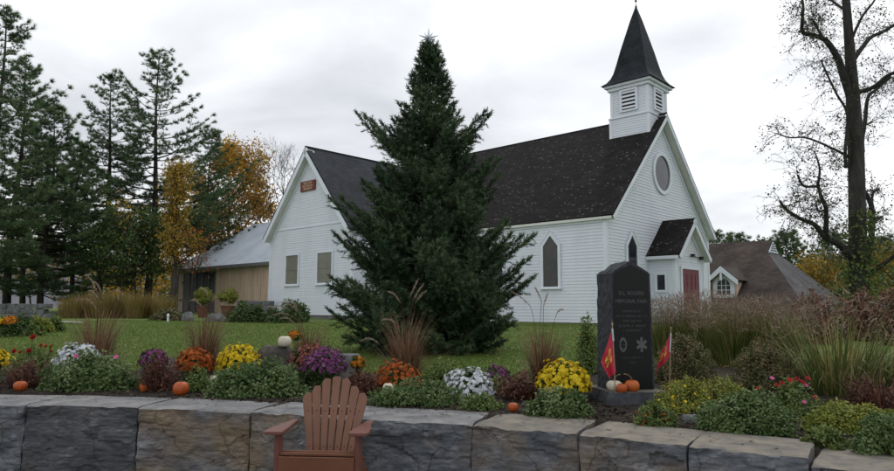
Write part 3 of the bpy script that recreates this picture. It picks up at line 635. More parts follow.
gb = MB(); gb.add([(0, 13.3, -.5), (rx_ * 2, 13.3, -.5), (rx_ * 2, 13.3, be), (rx_, 13.3, ridge_h - .5), (0, 13.3, be)], [(0, 1, 2, 3, 4)]); gb.build('gable_wall', m_barn, barn)

# ================================================================== BROWN-ROOFED HOUSE on the right
Hq = atD(771.7, 240, 46.0); hz = 1.3
house = empty('brown_roofed_house', (Hq.x, Hq.y, hz), YAW, 'house with big brown shingled roof, white gablet vent and arched dormer', 'house')
hr = Hq.z - hz                                     # local origin under the ridge's near end; ridge runs along +y
sl_h = .80; run = (hr + .2) / sl_h; RL = 17
def house_slope(px, py):                          # where a sight line meets the front (brown) roof plane, house coordinates
    r = ray(px, py); c, s = math.cos(YAW), math.sin(YAW)
    o = (-(c * Hq.x + s * Hq.y), s * Hq.x - c * Hq.y, EYE - hz); d = (c * r[0] + s * r[1], -s * r[0] + c * r[1], r[2])
    t = (hr + sl_h * o[0] - o[2]) / (d[2] - sl_h * d[0]); return Vector([o[i] + d[i] * t for i in range(3)])
hipz = hr - 1.15 * sl_h; hp = house_slope(797.5, 296.4); k_ = (run - 1.15) / (-hp.x - 1.15); Yh = min(9, max(2, -hp.y * k_))
slab('roof', [(-run, -Yh, -.2), (-run, RL, -.2), (0, RL, hr), (0, -.05, hr), (-1.15, -.05, hipz)], .12, m_roofb, house, None)
slab('roof', [(run, -Yh, -.2), (run, RL, -.2), (.001, RL, hr), (.001, -.05, hr), (1.15, -.05, hipz)], .12, m_roofb, house, None)
slab('roof', [(-run, -Yh - .01, -.2), (run, -Yh - .01, -.2), (1.15, -.06, hipz), (-1.15, -.06, hipz)], .12, m_roofg, house, None)
gv = MB().prism([(-1.0, -.10, hipz + .02), (1.0, -.10, hipz + .02), (0, -.10, hr - .12)], (0, .09, 0)).build('gablet_vent', m_trim, house)
for i in range(4):
    z = hipz + .14 + i * .15; w = .78 * (1 - (z - hipz) / (hr - hipz)) 
    MB().box(-w, w, -.135, -.102, z, z + .07).build('vent_slat', m_grey, gv)
# dormer facing left-front on the brown slope
dm_c = house_slope(724.5, 297); DX, DY, dz0 = dm_c.x, dm_c.y, dm_c.z
dD = math.cos(YAW) * DY + math.sin(YAW) * DX + Hq.y
dzp = atD(724, 266.5, dD).z - hz; dze = atD(724, 279, dD).z - hz
dorm = MB().prism([(DX, DY - .75, dz0 - .6), (DX, DY + .75, dz0 - .6), (DX, DY + .75, dze), (DX, DY, dzp - .15), (DX, DY - .75, dze)], (2.5, 0, 0)).build('dormer', m_barn, house)
for s in (-1, 1):
    slab('dormer_roof', [(DX - .5, DY + s * 1.05, dze - .1), (DX + 2.6, DY + s * 1.05, dze - .1), (DX + 2.6, DY + s * .001, dzp), (DX - .5, DY + s * .001, dzp)], .1, m_roofb, dorm, None)
    d_ = Vector((0, -s * (dzp - dze + .38), -1.35)).normalized() * .28
    MB().prism([(DX - .53, DY + s * 1.07, dze - .12), (DX - .53, DY, dzp), Vector((DX - .53, DY, dzp)) + Vector((0, 0, -.36)), Vector((DX - .53, DY + s * 1.07, dze - .12)) + Vector((0, -s * .02, -.30))], (.06, 0, 0)).build('dormer_rake', m_trim, dorm)
MB().box(DX - .5, DX - .45, DY - .07, DY + .07, dze - .1, dzp - .2).build('king_post', m_trim, dorm)
arch = MB(); inn = [(DY - .42, dz0 + .15), (DY + .42, dz0 + .15)] + [(DY + .42 * math.cos(a), dz0 + .75 + .42 * math.sin(a)) for a in np.linspace(0, math.pi, 11)]
ou = [(DY - .66, dz0 - .05), (DY + .66, dz0 - .05)] + [(DY + .66 * math.cos(a), dz0 + .75 + .66 * math.sin(a)) for a in np.linspace(0, math.pi, 11)]
n_ = len(inn); arch.add([(DX - .1, y, z) for y, z in ou] + [(DX - .1, y, z) for y, z in inn] + [(DX, y, z) for y, z in ou] + [(DX - .02, y, z) for y, z in inn],
    [f for i in range(n_) for j in [(i + 1) % n_] for f in ((i, j, n_ + j, n_ + i), (n_ + i, n_ + j, 3*n_ + j, 3*n_ + i), (i, 2*n_ + i, 2*n_ + j, j))])
aw = arch.build('window', m_trim, dorm)
MB().add([(DX - .03, y, z) for y, z in inn], [tuple(range(n_))]).build('pane', m_glass, aw)
for y in (-.14, .14): MB().box(DX - .06, DX - .032, DY + y - .02, DY + y + .02, dz0 + .15, dz0 + 1.12).build('glazing_bar', m_trim, aw)
for z in (.45, .75): MB().box(DX - .058, DX - .034, DY - .42, DY + .42, dz0 + z - .02, dz0 + z + .02).build('glazing_bar', m_trim, aw)
MB().box(-run + .9, run - .9, -Yh + .8, RL - .5, -.6, -.35).build('wall', m_barn, house)

# ================================================================== ADIRONDACK CHAIR
m_slat = mat('brown_plastic_lumber', [(.155,.073,.046),(.195,.094,.060)], scale=2, rough=.5, bump=.06, bscale=60, stretch=(4, 4, .5))
m_arm = mat('plum_brown_lumber', [(.11,.043,.033),(.155,.064,.048)], scale=4, rough=.45, bump=.05, bscale=60)
m_seat = mat('rust_brown_lumber', [(.11,.042,.020),(.15,.060,.030)], scale=3, rough=.5, bump=.05, bscale=60)
cp = atD(317, 455, 5.55)
chair = empty('adirondack_chair', (cp.x, cp.y, -.02), R(-4), 'brown slatted Adirondack chair standing in front of the stone wall', 'chair')
chair.scale = (.92, .95, .95)
for s in (-1, 1):
    MB().box(s*.36 - .022 if s < 0 else .338, s*.36 + .022 if s < 0 else .382, -.02, .10, 0, .640).build('leg', m_arm, chair, bevel=.006)
    x0 = s * .335 - .018
    MB().prism([(x0, -.01, .33), (x0, -.01, .455), (x0, .2, .43), (x0, .74, .10), (x0, .80, 0), (x0, .68, 0)], (.036, 0, 0)).build('leg', m_seat, chair, bevel=.005)
    # arm: paddle shape, wide at the front
    po_ = [(-.075, -.07), (-.055, -.10), (.075, -.10), (.10, -.06), (.085, .15), (.045, .36), (.035, .56), (-.03, .56), (-.045, .36), (-.065, .15)]
    pl = [(s * .365 + s * a, b, .641) for a, b in po_]
    if s > 0: pl = pl[::-1]
    MB().prism(pl, (0, 0, .030)).build('armrest', m_arm, chair, bevel=.006)
MB().box(-.337, .337, -.035, -.012, .29, .452).build('front_apron', m_seat, chair, bevel=.004)
for i in range(6):
    y = .0 + i * .085; z = .456 - max(0, y - .1) * .34
    M = Matrix.Translation((0, y, z)) @ Matrix.Rotation(-R(5 if i < 2 else 18), 4, 'X')
    MB().box(-.335, .335, 0, .075, 0, .022, M).build('seat_slat', m_seat, chair, bevel=.004)
# back: seven fanned slats, reclined
BM = Matrix.Translation((0, .43, .32)) @ Matrix.Rotation(-R(18), 4, 'X')
tops = [.62, .685, .755, .775, .755, .685, .62]
for i in range(7):
    k_ = i - 3; bx0 = k_ * .060; ang = k_ * R(3.0); hh = tops[i]; hw0, hw1 = .026, .0415
    cxp = lambda t: bx0 + math.tan(ang) * t * hh
    P = [(cxp(0) - hw0, 0), (cxp(0) + hw0, 0)]
    drop = .03 + .012 * abs(k_)
    tl, tr = (drop if k_ <= 0 else .006), (drop if k_ >= 0 else .006)
    if k_ == 0: tl = tr = .012
    P += [(cxp(1) + hw1, hh - tr), (cxp(1) + hw1 * .72, hh - tr * .45), (cxp(1) + hw1 * .3, hh), (cxp(1) - hw1 * .3, hh), (cxp(1) - hw1 * .72, hh - tl * .45), (cxp(1) - hw1, hh - tl)]
    pts3 = [BM @ Vector((a, 0, b)) for a, b in P]; ex_ = (BM.to_3x3() @ Vector((0, .022, 0)))
    MB().prism(pts3, ex_).build('back_slat', m_slat, chair, bevel=.004)
for i in range(7):
    for zz_ in (.13, .45):
        k_ = i - 3; p = BM @ Vector((k_ * .060 + math.tan(k_ * R(3)) * zz_, -.0015, zz_)); M = Matrix.Translation(p) @ BM.to_3x3().to_4x4() @ Matrix.Rotation(math.pi / 2, 4, 'X')
        mb = MB(); mb.lathe([(.0055, -.002), (.0055, .002)], 8); mb.v = [tuple(M @ Vector(v)) for v in mb.v]; mb.build('screw', m_black, chair)
for zz_, hw in ((.10, .20), (.42, .235)):
    MB().box(-hw, hw, .024, .06, zz_, zz_ + .07, BM).build('back_rail', m_seat, chair, bevel=.004)

# ================================================================== MEMORIAL STONE
m_granite = mat('rough_granite', [(.016,.018,.022),(.032,.036,.042),(.065,.07,.08)], scale=28, rough=.85, bump=.8, bscale=16, lo=.25, hi=.75)
m_polish = mat('polished_black_granite', [(.004,.0045,.005),(.008,.0085,.009)], scale=60, rough=.42, spec=.25)
m_etch = mat('etched_letters', [(.075,.08,.082),(.11,.115,.118)], scale=40, rough=.9)
m_bstone = mat('base_stone', [(.028,.032,.040),(.055,.06,.07),(.085,.09,.10)], scale=14, rough=.9, bump=.8, bscale=12)
m_bstop = mat('base_stone_top', [(.085,.08,.072),(.14,.125,.105)], scale=8, rough=.95, bump=.4)
mp_ = atD(627, 386, 7.35); MZ = g(mp_.x, mp_.y)
mon = empty('memorial_stone', (mp_.x, mp_.y, MZ), R(11), 'tall dark granite memorial stone with polished inscribed face in the flower bed', 'memorial')
def roughbox(poly_front, depth, seed, amp, mt, nz=18):
    pass
# base block, rough
def rough_prism(name, outline, h0, h1, amp, seed, mts, parent, sub=.06, topflat=True, taper=0):
    """vertical prism with displaced sides and a flat top of another material"""
    P = []; n = len(outline)
    for i in range(n):
        a, b = Vector(outline[i]), Vector(outline[(i + 1) % n]); k = max(1, int((b - a).length / sub))
        P += [a.lerp(b, j / k) for j in range(k)]
    c = sum(P, Vector((0, 0))) / len(P); L_ = max(3, int((h1 - h0) / sub)); V = []; Fs = []; mi = []; m = len(P)
    for l in range(L_ + 1):
        z = h0 + (h1 - h0) * l / L_
        for p in P:
            q = c + (p - c) * (1 - taper * l / L_); d = amp * noise.noise((q.x * 5 + seed, q.y * 5, z * 6)) + amp * .6 * noise.noise((q.x * 14, q.y * 14 + seed, z * 14))
            q = q + (q - c).normalized() * (d if l < L_ else d - .012); V.append((q.x, q.y, z + (amp * .3 * noise.noise((q.x * 8, q.y * 8, seed)) if l == L_ else 0)))
    for l in range(L_):
        for i in range(m): j = (i + 1) % m; Fs.append((l*m+i, l*m+j, (l+1)*m+j, (l+1)*m+i)); mi.append(0)
    V.append((c.x, c.y, h1))
    for i in range(m): Fs.append((L_*m+i, L_*m+(i+1) % m, len(V) - 1)); mi.append(1)
    me = bpy.data.meshes.new(name); me.from_pydata(V, [], Fs); me.polygons.foreach_set('material_index', mi); me.update()
    return link(name, me, mts, parent)
bz1 = atD(627, 392.5, 6.95).z - MZ
rough_prism('base', [(-.31, -.40), (.29, -.40), (.32, -.30), (.32, .36), (-.36, .36), (-.37, -.28)], -.08, bz1, .018, 3, [m_bstone, m_bstop], mon, taper=.05)
# shaft: extruded pentagon, rough sides, slightly tapering upward
st = atD(632, 262.0, 7.4).z - MZ; sh_ = st - .13; w0, w1, dp = .245, .225, .36
def shaft():
    nz_ = 26; V = []; Fs = []; ys_ = np.linspace(-.15, dp - .15, 9)
    ring = []
    def prof(t):                                       # half outline at a height fraction
        return w0 + (w1 - w0) * t
    out = []
    for i in range(nz_ + 1): z = bz1 - .01 + (sh_ - bz1) * i / nz_; out.append((prof(i / nz_), z))
    for i in range(1, 9): out.append((w1 * (1 - i / 8.0), sh_ + (st - sh_) * i / 8))
    left = [(-a, z) for a, z in out[::-1][1:]]
    outl = out + left; m = len(outl)
    for yi, y in enumerate(ys_):
        for a, z in outl:
            e_ = .0 if yi == 0 else 1.0; nn = Vector((a * 9, y * 9, z * 9))
            d = e_ * (.012 * noise.noise(nn) + .010 * noise.noise(nn * 2.7))
            q = 1 + d / max(.08, abs(a)) if abs(a) > .08 else 1
            V.append((a * q, y, z + (d * 1.5 if z >= sh_ - .01 else 0)))
    for k in range(len(ys_) - 1):
        for i in range(m): j = (i + 1) % m; Fs.append((k*m+i, (k+1)*m+i, (k+1)*m+j, k*m+j))
    Fs.append(tuple(range(m))); Fs.append(tuple((len(ys_) - 1) * m + i for i in range(m))[::-1])
    me = bpy.data.meshes.new('shaft'); me.from_pydata(V, [], Fs); me.update(); return link('shaft', me, m_granite, mon)
shaft()
wi = .022; yf = -.154
MB().add([(-w0 + wi, yf, bz1 + .003), (w0 - wi, yf, bz1 + .003), (w1 - wi, yf, sh_ - .012), (0, yf, st - .04), (-w1 + wi, yf, sh_ - .012)], [(0, 1, 2, 3, 4)]).build('polished_face', m_polish, mon)
MT = lambda x, z: Matrix.Translation((x, yf - .002, z)) @ Matrix.Rotation(math.pi / 2, 4, 'X')
Hs = st - bz1
zf = lambda py_: atD(633, py_, 7.3).z - MZ
text_mesh('lettering', 'D.L. ROGERS', .058, MT(0, zf(293.5)), m_etch, mon, .001, .88)
text_mesh('lettering', 'MEMORIAL PARK', .058, MT(0, zf(301.5)), m_etch, mon, .001, .84)
def etched_line(w, py_, h):                            # worn small print: strokes only
    mb = MB(); x = -w; zc = zf(py_)
    while x < w:
        l = random.choice((.007, .009, .011)); 
        if random.random() > .14:
            mb.add([(x, yf - .002, zc - h), (x + .0035, yf - .002, zc - h), (x + .0035, yf - .002, zc + h), (x, yf - .002, zc + h)], [(0, 1, 2, 3)])
            zz2 = zc + random.choice((-h, 0, h * .7)); mb.add([(x + .0036, yf - .002, zz2), (x + l, yf - .002, zz2), (x + l, yf - .002, zz2 + .0035), (x + .0036, yf - .002, zz2 + .0035)], [(0, 1, 2, 3)])
        x += l + .006
    tag(mb.build('lettering', m_etch, mon), kind='stuff')
for w, y in ((.115, 311), (.18, 316), (.10, 320.5), (.15, 325.5), (.10, 330)): etched_line(w, y, .010)
for w, y in ((.12, 357), (.035, 361.5)): etched_line(w, y, .006)
# engraved badge and six-armed star
ez = zf(344); V = MB(); n_ = 24
bc = -.108; V.add([(bc + .042 * math.cos(6.2832 * i / n_), yf - .002, ez + .078 * math.sin(6.2832 * i / n_)) for i in range(n_)], [tuple(range(n_))]); bd = V.build('badge', m_etch, mon)
q = MB()
for a in (R(45), R(135)):
    c, s = math.cos(a), math.sin(a)
    for k_ in (-1, 1):
        pp = [(.004, .012), (.030, .034), (.030, -.034), (.004, -.012)]
        q.add([(bc + .9 * (k_ * (u * c) - v * s * .62), yf - .003, ez + 1.5 * (k_ * u * s + v * c * .62)) for u, v in pp], [(0, 1, 2, 3)])
q.build('badge_cross', m_polish, bd)
V = MB(); sc_x = .105
for k_ in range(3):
    a = math.pi / 2 + k_ * math.pi / 3; c, s = math.cos(a), math.sin(a)
    V.add([(sc_x + (u * c - v * s) * .82, yf - .002 - .0004 * k_, ez + u * s + v * c) for u, v in ((-.078, -.017), (.078, -.017), (.078, .017), (-.078, .017))], [(0, 1, 2, 3)])
V.build('star_emblem', m_etch, mon)

# ------------------------------------------------------------------ flags
m_flag = mat('red_nylon', [(.36,.018,.040),(.47,.028,.055)], scale=3, rough=.5)
m_gold = mat('gold_print', [(.55,.28,.03),(.62,.36,.06)], scale=20, rough=.6)
m_sleeve = mat('white_sleeve', [(.42,.45,.48),(.52,.55,.58)], scale=8, rough=.6)
m_pole = mat('thin_wood_stick', [(.25,.18,.11),(.34,.26,.17)], scale=12, rough=.7)
def flag(px_top, px_bot, D, outline, label, gold, sleeve):
    """outline: 4 image-measured corners turned into metres about the pole top: top, far, low, pole-low"""
    top = atD(*px_top, D); bot = atD(*px_bot, D); base = Vector((bot.x, D, g(bot.x, D) - .05))
    f = empty('small_flag', base, 0, label, 'flag', 'flags beside the memorial')
    rel = lambda p: (p - base)
    MB().tube([(0, 0, 0), rel(top) + Vector((0, 0, .02))], .006, 6).build('stick', m_pole, f)
    MB().lathe([(.004, 0), (.011, .01), (.008, .025), (.001, .035)], 8, tuple(rel(top) + Vector((0, 0, .015)))).build('stick_tip', m_pole, f)
    q = [rel(atD(*o, D)) for o in outline]; n = 14; V = []; Fs = []
    for i in range(n + 1):
        for j in range(n + 1):
            s, t = i / n, j / n
            p = (q[0] * (1 - s) + q[1] * s) * (1 - t) + (q[3] * (1 - s) + q[2] * s) * t
            V.append(p + Vector((0, .035 * math.sin(s * 9 + t * 2) * s * (.4 + t) - .03 * s, 0)))
    idx = lambda i, j: i * (n + 1) + j
    for i in range(n):
        for j in range(n): Fs.append((idx(i, j), idx(i + 1, j), idx(i + 1, j + 1), idx(i, j + 1)))
    cl = MB().add(V, Fs).build('flag_cloth', m_flag, f, smooth=True)
    sl_ = MB().tube([V[idx(0, j)] + Vector((0, 0, 0)) for j in range(0, int(n * sleeve) + 1)], .0095, 6).build('sleeve', m_sleeve, f)
    # gold emblem: a four-armed cross with flared arms and a ring, following the cloth
    def on(s, t, d=.004):
        a, b = min(n - 1e-6, max(0, s * n)), min(n - 1e-6, max(0, t * n)); i, j = int(a), int(b); u, v = a - i, b - j
        return (V[idx(i, j)] * (1-u) * (1-v) + V[idx(i+1, j)] * u * (1-v) + V[idx(i, j+1)] * (1-u) * v + V[idx(i+1, j+1)] * u * v) - Vector((0, d, 0))
    mb = MB(); cs, ct = gold
    for k_ in range(4):
        a = k_ * math.pi / 2 + .78
        pp = [(.05, -.35), (.30, -.42), (.34, 0), (.30, .42), (.05, .35)]
        mb.add([on(cs + r_ * math.cos(a + w_), ct + .72 * r_ * math.sin(a + w_)) for r_, w_ in pp], [(0, 1, 2, 3, 4)])
    for k_ in range(16):
        a0, a1 = 6.2832 * k_ / 16, 6.2832 * (k_ + .9) / 16
        mb.add([on(cs + r_ * math.cos(a), ct + .72 * r_ * math.sin(a), .005) for r_, a in ((.17, a0), (.20, a0), (.20, a1), (.17, a1))], [(0, 1, 2, 3)])
    mb.build('flag_emblem', m_gold, cl)
    return f
flag((612.4, 327), (615.5, 384), 7.02, [(612.3, 328.5), (600.3, 362), (608, 378.5), (616, 372)], 'small red flag with gold emblem leaning on the memorial beside the white pumpkin', (.55, .42), .35)
flag((671, 331), (668.3, 380), 7.45, [(670.8, 333), (659.5, 354), (653.5, 374), (669.6, 357)], 'small red flag with gold emblem on a stick in front of the round shrub', (.55, .45), .8)

# ------------------------------------------------------------------ pumpkins
m_pump = mat('pumpkin_orange', [(.36,.075,.012),(.48,.12,.02)], scale=3, rough=.45, spec=.4)
m_pumpd = mat('pumpkin_deep_orange', [(.30,.055,.008),(.42,.085,.014)], scale=4, rough=.45, spec=.4)
m_pumpw = mat('pumpkin_white', [(.46,.42,.33),(.58,.54,.44)], scale=3, rough=.5)
m_stem = mat('pumpkin_stem', [(.10,.075,.035),(.19,.15,.08)], scale=9, rough=.9)
def pumpkin(c, r, hh, label, mt, ribs=10, tilt=0, stem=1.0, lean=.4, name='pumpkin', az=0):
    o = empty(name, c, az, label, 'pumpkin'); o.rotation_euler = (tilt, 0, az)
    V = []; nu, nv = ribs * 6, 14
    for j in range(nv + 1):
        t = j / nv; ph = math.pi * t
        for i in range(nu):
            a = 6.2832 * i / nu; rib = 1 - .085 * (1 - abs(math.sin(a * ribs / 2))) ** 1.6 * math.sin(ph)
            rr = r * (math.sin(ph) ** .8) * rib; z = hh / 2 - hh / 2 * math.cos(ph) * (1 - .16 * math.exp(-(min(ph, math.pi - ph) / .42) ** 2))
            V.append((rr * math.cos(a), rr * math.sin(a), z))
    Fs = [(j*nu+i, j*nu+(i+1) % nu, (j+1)*nu+(i+1) % nu, (j+1)*nu+i) for j in range(nv) for i in range(nu)]
    MB().add(V, Fs).build('body', mt, o, smooth=True)
    z0 = hh * .90; L_ = r * .75 * stem
    MB().tube([(0, 0, z0), (lean * L_ * .1, 0, z0 + L_ * .45), (lean * L_ * .5, 0, z0 + L_ * .85), (lean * L_ * 1.1, 0, z0 + L_)], [r * .17, r * .09, r * .075, r * .10], 6).build('stem', m_stem, o, smooth=True)
    return o
def pump_px(px, py_bot, D, wpx, hpx, *a, **k):
    p = atD(px, py_bot, D); s = D / F; return pumpkin(p, wpx / 2 * s, hpx * s, *a, **k)
MBase = MZ + bz1 - .012
def on_base(px, D, wpx, hpx, *a, **k):
    p = atD(px, 388, D); s = D / F; return pumpkin((p.x, D, MBase), wpx / 2 * s, hpx * s, *a, **k)
on_base(614.3, 7.12, 15.5, 11.5, 'white pumpkin sitting on the memorial base under the red flag', m_pumpw, stem=1.1, lean=.9)
on_base(632.0, 7.08, 14.5, 12.5, 'orange pumpkin with long curved stem on the memorial base', m_pump, stem=1.2, lean=-1.1)
on_base(621.8, 6.98, 10.5, 10.0, 'small orange pumpkin between the larger two on the memorial base', m_pumpd, stem=.4)
def ground_pump(px, D, wpx, hpx, *a, **k):
    p = gp(px, D, 385); s = D / F; p.z += .02; return pumpkin(p, wpx / 2 * s, hpx * s, *a, **k)
ground_pump(20.5, 8.25, 12.5, 10.5, 'small orange pumpkin under dark red foliage next to the wide leafy shrub', m_pumpd, stem=.3)
ground_pump(181, 7.85, 15.5, 14.5, 'round orange pumpkin on the soil beside the rust mum', m_pumpd, stem=.3, ribs=9)
ground_pump(145.5, 8.15, 11, 10.5, 'orange pumpkin half hidden behind dark red grass', m_pump, stem=.3)
ground_pump(513, 6.72, 10.5, 9.5, 'small orange pumpkin on bare soil between two low shrubs', m_pumpd, stem=.3)
ground_pump(213.5, 8.75, 9, 10, 'small white pumpkin tucked beside the bright yellow mum', m_pumpw, stem=.3)
ground_pump(388, 7.75, 11, 13.5, 'cream pumpkin peeping out below the rust-orange mum', m_pumpw, stem=.3)

# ================================================================== VEGETATION
G_ = lambda *c: leafmat('foliage_%d' % random.randrange(10**6), list(c))
lm_dark = leafmat('leaf_dark_green', [(0.023,0.048,0.013),(0.042,0.080,0.020),(0.068,0.110,0.032),(0.106,0.145,0.051)])
lm_blue = leafmat('leaf_blue_green', [(0.041,0.082,0.023),(0.076,0.130,0.039),(0.122,0.180,0.063),(0.266,0.306,0.165)])
lm_mid = leafmat('leaf_mid_green', [(0.059,0.097,0.024),(0.092,0.145,0.037),(0.143,0.193,0.054),(0.201,0.225,0.077)])
lm_lime = leafmat('leaf_yellow_green', [(0.090,0.127,0.020),(0.149,0.187,0.028),(0.224,0.247,0.041),(0.299,0.270,0.048)])
lm_barb = leafmat('leaf_barberry', [(0.037,0.064,0.018),(0.079,0.101,0.031),(0.143,0.121,0.055),(0.330,0.218,0.154)])
lm_maroon = leafmat('leaf_maroon', [(0.031,0.016,0.014),(0.077,0.032,0.024),(0.126,0.054,0.038),(0.197,0.101,0.061)])
lm_redbush = leafmat('leaf_red_bush', [(.06,.055,.03),(.13,.07,.045),(.18,.085,.06),(.25,.16,.10)])
lm_spruce = leafmat('needle_spruce', [(0.019,0.039,0.017),(0.036,0.066,0.031),(0.060,0.098,0.046),(0.101,0.144,0.073)], tr=.08, rough=.7, spec=.15)
lm_pine = leafmat('needle_pine', [(0.039,0.069,0.032),(0.066,0.111,0.049),(0.100,0.155,0.068),(0.151,0.200,0.094)], tr=.15, rough=.7, spec=.15)
lm_orange = leafmat('leaf_orange', [(.20,.14,.025),(.36,.22,.03),(.50,.29,.035),(.46,.20,.03)], tr=.3)
lm_gold = leafmat('leaf_gold_green', [(.09,.11,.025),(.20,.16,.028),(.40,.25,.035),(.48,.24,.035)], tr=.3)
lm_yellow = leafmat('leaf_yellow', [(.28,.17,.02),(.42,.27,.03),(.50,.33,.04)], tr=.3)
lm_ggreen = leafmat('grass_green', [(0.047,0.078,0.020),(0.089,0.124,0.031),(0.158,0.175,0.055),(0.378,0.285,0.121)], tr=.2)
lm_gtan = leafmat('grass_tan_red', [(0.063,0.031,0.019),(0.127,0.065,0.037),(0.207,0.114,0.064),(0.299,0.198,0.117)], tr=.15)
lm_ggold = leafmat('grass_golden', [(0.112,0.095,0.030),(0.197,0.142,0.047),(0.295,0.203,0.068),(0.140,0.135,0.041)], tr=.2)
lm_plume = leafmat('grass_seed_haze', [(.13,.09,.065),(.20,.145,.105),(.30,.23,.17)], tr=.2)
lm_seed = leafmat('seed_head', [(.24,.17,.12),(.36,.28,.21),(.48,.39,.31)], tr=.2)
m_bark = mat('bark_brown', [(.028,.022,.018),(.055,.045,.036),(.085,.072,.06)], scale=5, rough=.95, bump=.9, bscale=14, stretch=(1, 1, .25))
m_barkd = mat('bark_dark', [(.012,.010,.009),(.028,.024,.021),(.05,.045,.04)], scale=5, rough=.95, bump=.9, bscale=10, stretch=(1, 1, .25))
m_barkg = mat('bark_dark_grey', [(.016,.015,.014),(.034,.032,.030),(.058,.055,.05)], scale=5, rough=.95, bump=.9, bscale=12, stretch=(1, 1, .25))
m_stems = mat('plant_stems', [(.03,.03,.015),(.06,.05,.025)], scale=9, rough=.9)

def dome_dirs(n, low=-.15):
    v = RNG.normal(size=(n * 3, 3)); v /= np.linalg.norm(v, axis=1, keepdims=True); v = v[v[:, 2] > low][:n]
    return v
def leaf_dome(n, rx, ry, h, leaf, clumps=26, spread=.26, low=-.05, flat=.6, fill=.25):
    """leaf positions in clumps over a dome; returns pos, rot, scale, rnd"""
    c = dome_dirs(clumps, low); rr = RNG.uniform(.80, 1.0, len(c)); cr = RNG.random(len(c))
    k = RNG.integers(0, len(c), n); d = RNG.normal(size=(n, 3)); d /= np.linalg.norm(d, axis=1, keepdims=True)
    p = c[k] * rr[k][:, None] * (1.06 - spread * .45) + d * spread * RNG.uniform(.55, 1.1, n)[:, None]
    inner = RNG.random(n) < fill; p[inner] *= RNG.uniform(.35, .9, inner.sum())[:, None]
    p[:, 2] = np.maximum(p[:, 2], .02 + .08 * RNG.random(n))
    nrm = d * .7 + c[k] * .6 + np.array([0, 0, .35]); pos = p * np.array([rx, ry, h])
    y = d * .8 + RNG.normal(size=(n, 3)) * .6; y[:, 2] -= .15
    rot = frames(y, nrm + 0 * y); rnd = np.clip(.25 * RNG.random(n) + .45 * cr[k] + .35 * RNG.random(n), 0, 1)
    return pos, rot, leaf * RNG.uniform(.6, 1.25, n), rnd
def stems(n, rx, ry, h, parent, r=.006, mt=None):
    a = RNG.random(n) * 6.283; q = RNG.uniform(.3, .85, n); P0 = np.stack([np.cos(a) * .12 * rx, np.sin(a) * .12 * ry, -.03 + 0 * a], 1)
    P1 = np.stack([np.cos(a) * rx * q, np.sin(a) * ry * q, h * np.sqrt(1 - q ** 2) * .9], 1)
    V, Fc = segs(P0, P1, np.full(n, r), np.full(n, r * .4), 4); return link('stems', npmesh('stems', V, Fc), mt or m_stems, parent)
def shrub(name, label, base, rx, ry, h, mt, n=2600, leaf=.045, cat='shrub', group=None, clumps=30, spread=.26, low=-.05, flat=.6, az=0):
    o = empty(name, base, az, label, cat, group)
    if leaf < .075: n = int(n * 1.7); leaf *= .74; clumps = int(clumps * 1.35); spread *= .92
    pos, rot, sc, rd = leaf_dome(n, rx, ry, h, leaf, clumps, spread, low)
    stamp('foliage', LEAF_V, LEAF_F, pos, rot, sc, mt, o, rd); stems(14, rx, ry, h, o); return o
def px_shrub(name, label, x0, x1, ytop, D, mt, depth=.8, dz=0, py=370, **k):
    b = gp((x0 + x1) / 2, D, py); rx = (x1 - x0) / 2 * D / F * .90; h = (atD((x0 + x1) / 2, ytop, D).z - b.z) * .96; b.z += dz
    return shrub(name, label, b, rx, max(.1, rx * depth), max(.06, h - dz), mt, **k)
def blooms(parent, n, rx, ry, h, size, mt, name='blooms', low=.12, jit=.06, spread=1.0):
    i = np.arange(n) + .5; z = 1 - (1 - low) * i / n; a = i * 2.39996 + RNG.normal(size=n) * .25
    s = np.sqrt(np.maximum(0, 1 - z ** 2)); d = np.stack([np.cos(a) * s, np.sin(a) * s, z], 1) + RNG.normal(size=(n, 3)) * .05
    d[:, :2] *= (1 + .10 * d[:, 2:3]); pos = d * np.array([rx, ry, h]) * (1 + RNG.normal(size=(n, 1)) * jit); nr = d / np.array([rx, ry, h]) * rx + RNG.normal(size=(n, 3)) * .25
    return stamp(name, BL_V, BL_F, pos, frames(nr), size * RNG.uniform(.75, 1.2, n), mt, parent)
def bloommat(name, cols): return leafmat(name, cols, tr=.15, rough=.7, spec=.15)
bm_white = bloommat('petal_white', [(.50,.53,.57),(.64,.67,.70),(.72,.74,.76)])
bm_yellow = bloommat('petal_yellow', [(.55,.40,.012),(.66,.50,.02),(.72,.58,.04)])
bm_rust = bloommat('petal_rust', [(.26,.055,.012),(.36,.09,.018),(.42,.13,.028)])
bm_orange = bloommat('petal_orange', [(.46,.14,.015),(.55,.20,.02),(.58,.26,.03)])
bm_purple = bloommat('petal_purple', [(.13,.03,.11),(.20,.055,.17),(.30,.11,.26)])
bm_rose = bloommat('petal_dusty_rose', [(.22,.07,.05),(.30,.12,.07),(.32,.10,.12)])
bm_red = bloommat('petal_red', [(.20,.008,.008),(.30,.015,.012),(.36,.03,.015)])
bm_pink = bloommat('petal_pink', [(.50,.09,.24),(.60,.16,.34)])
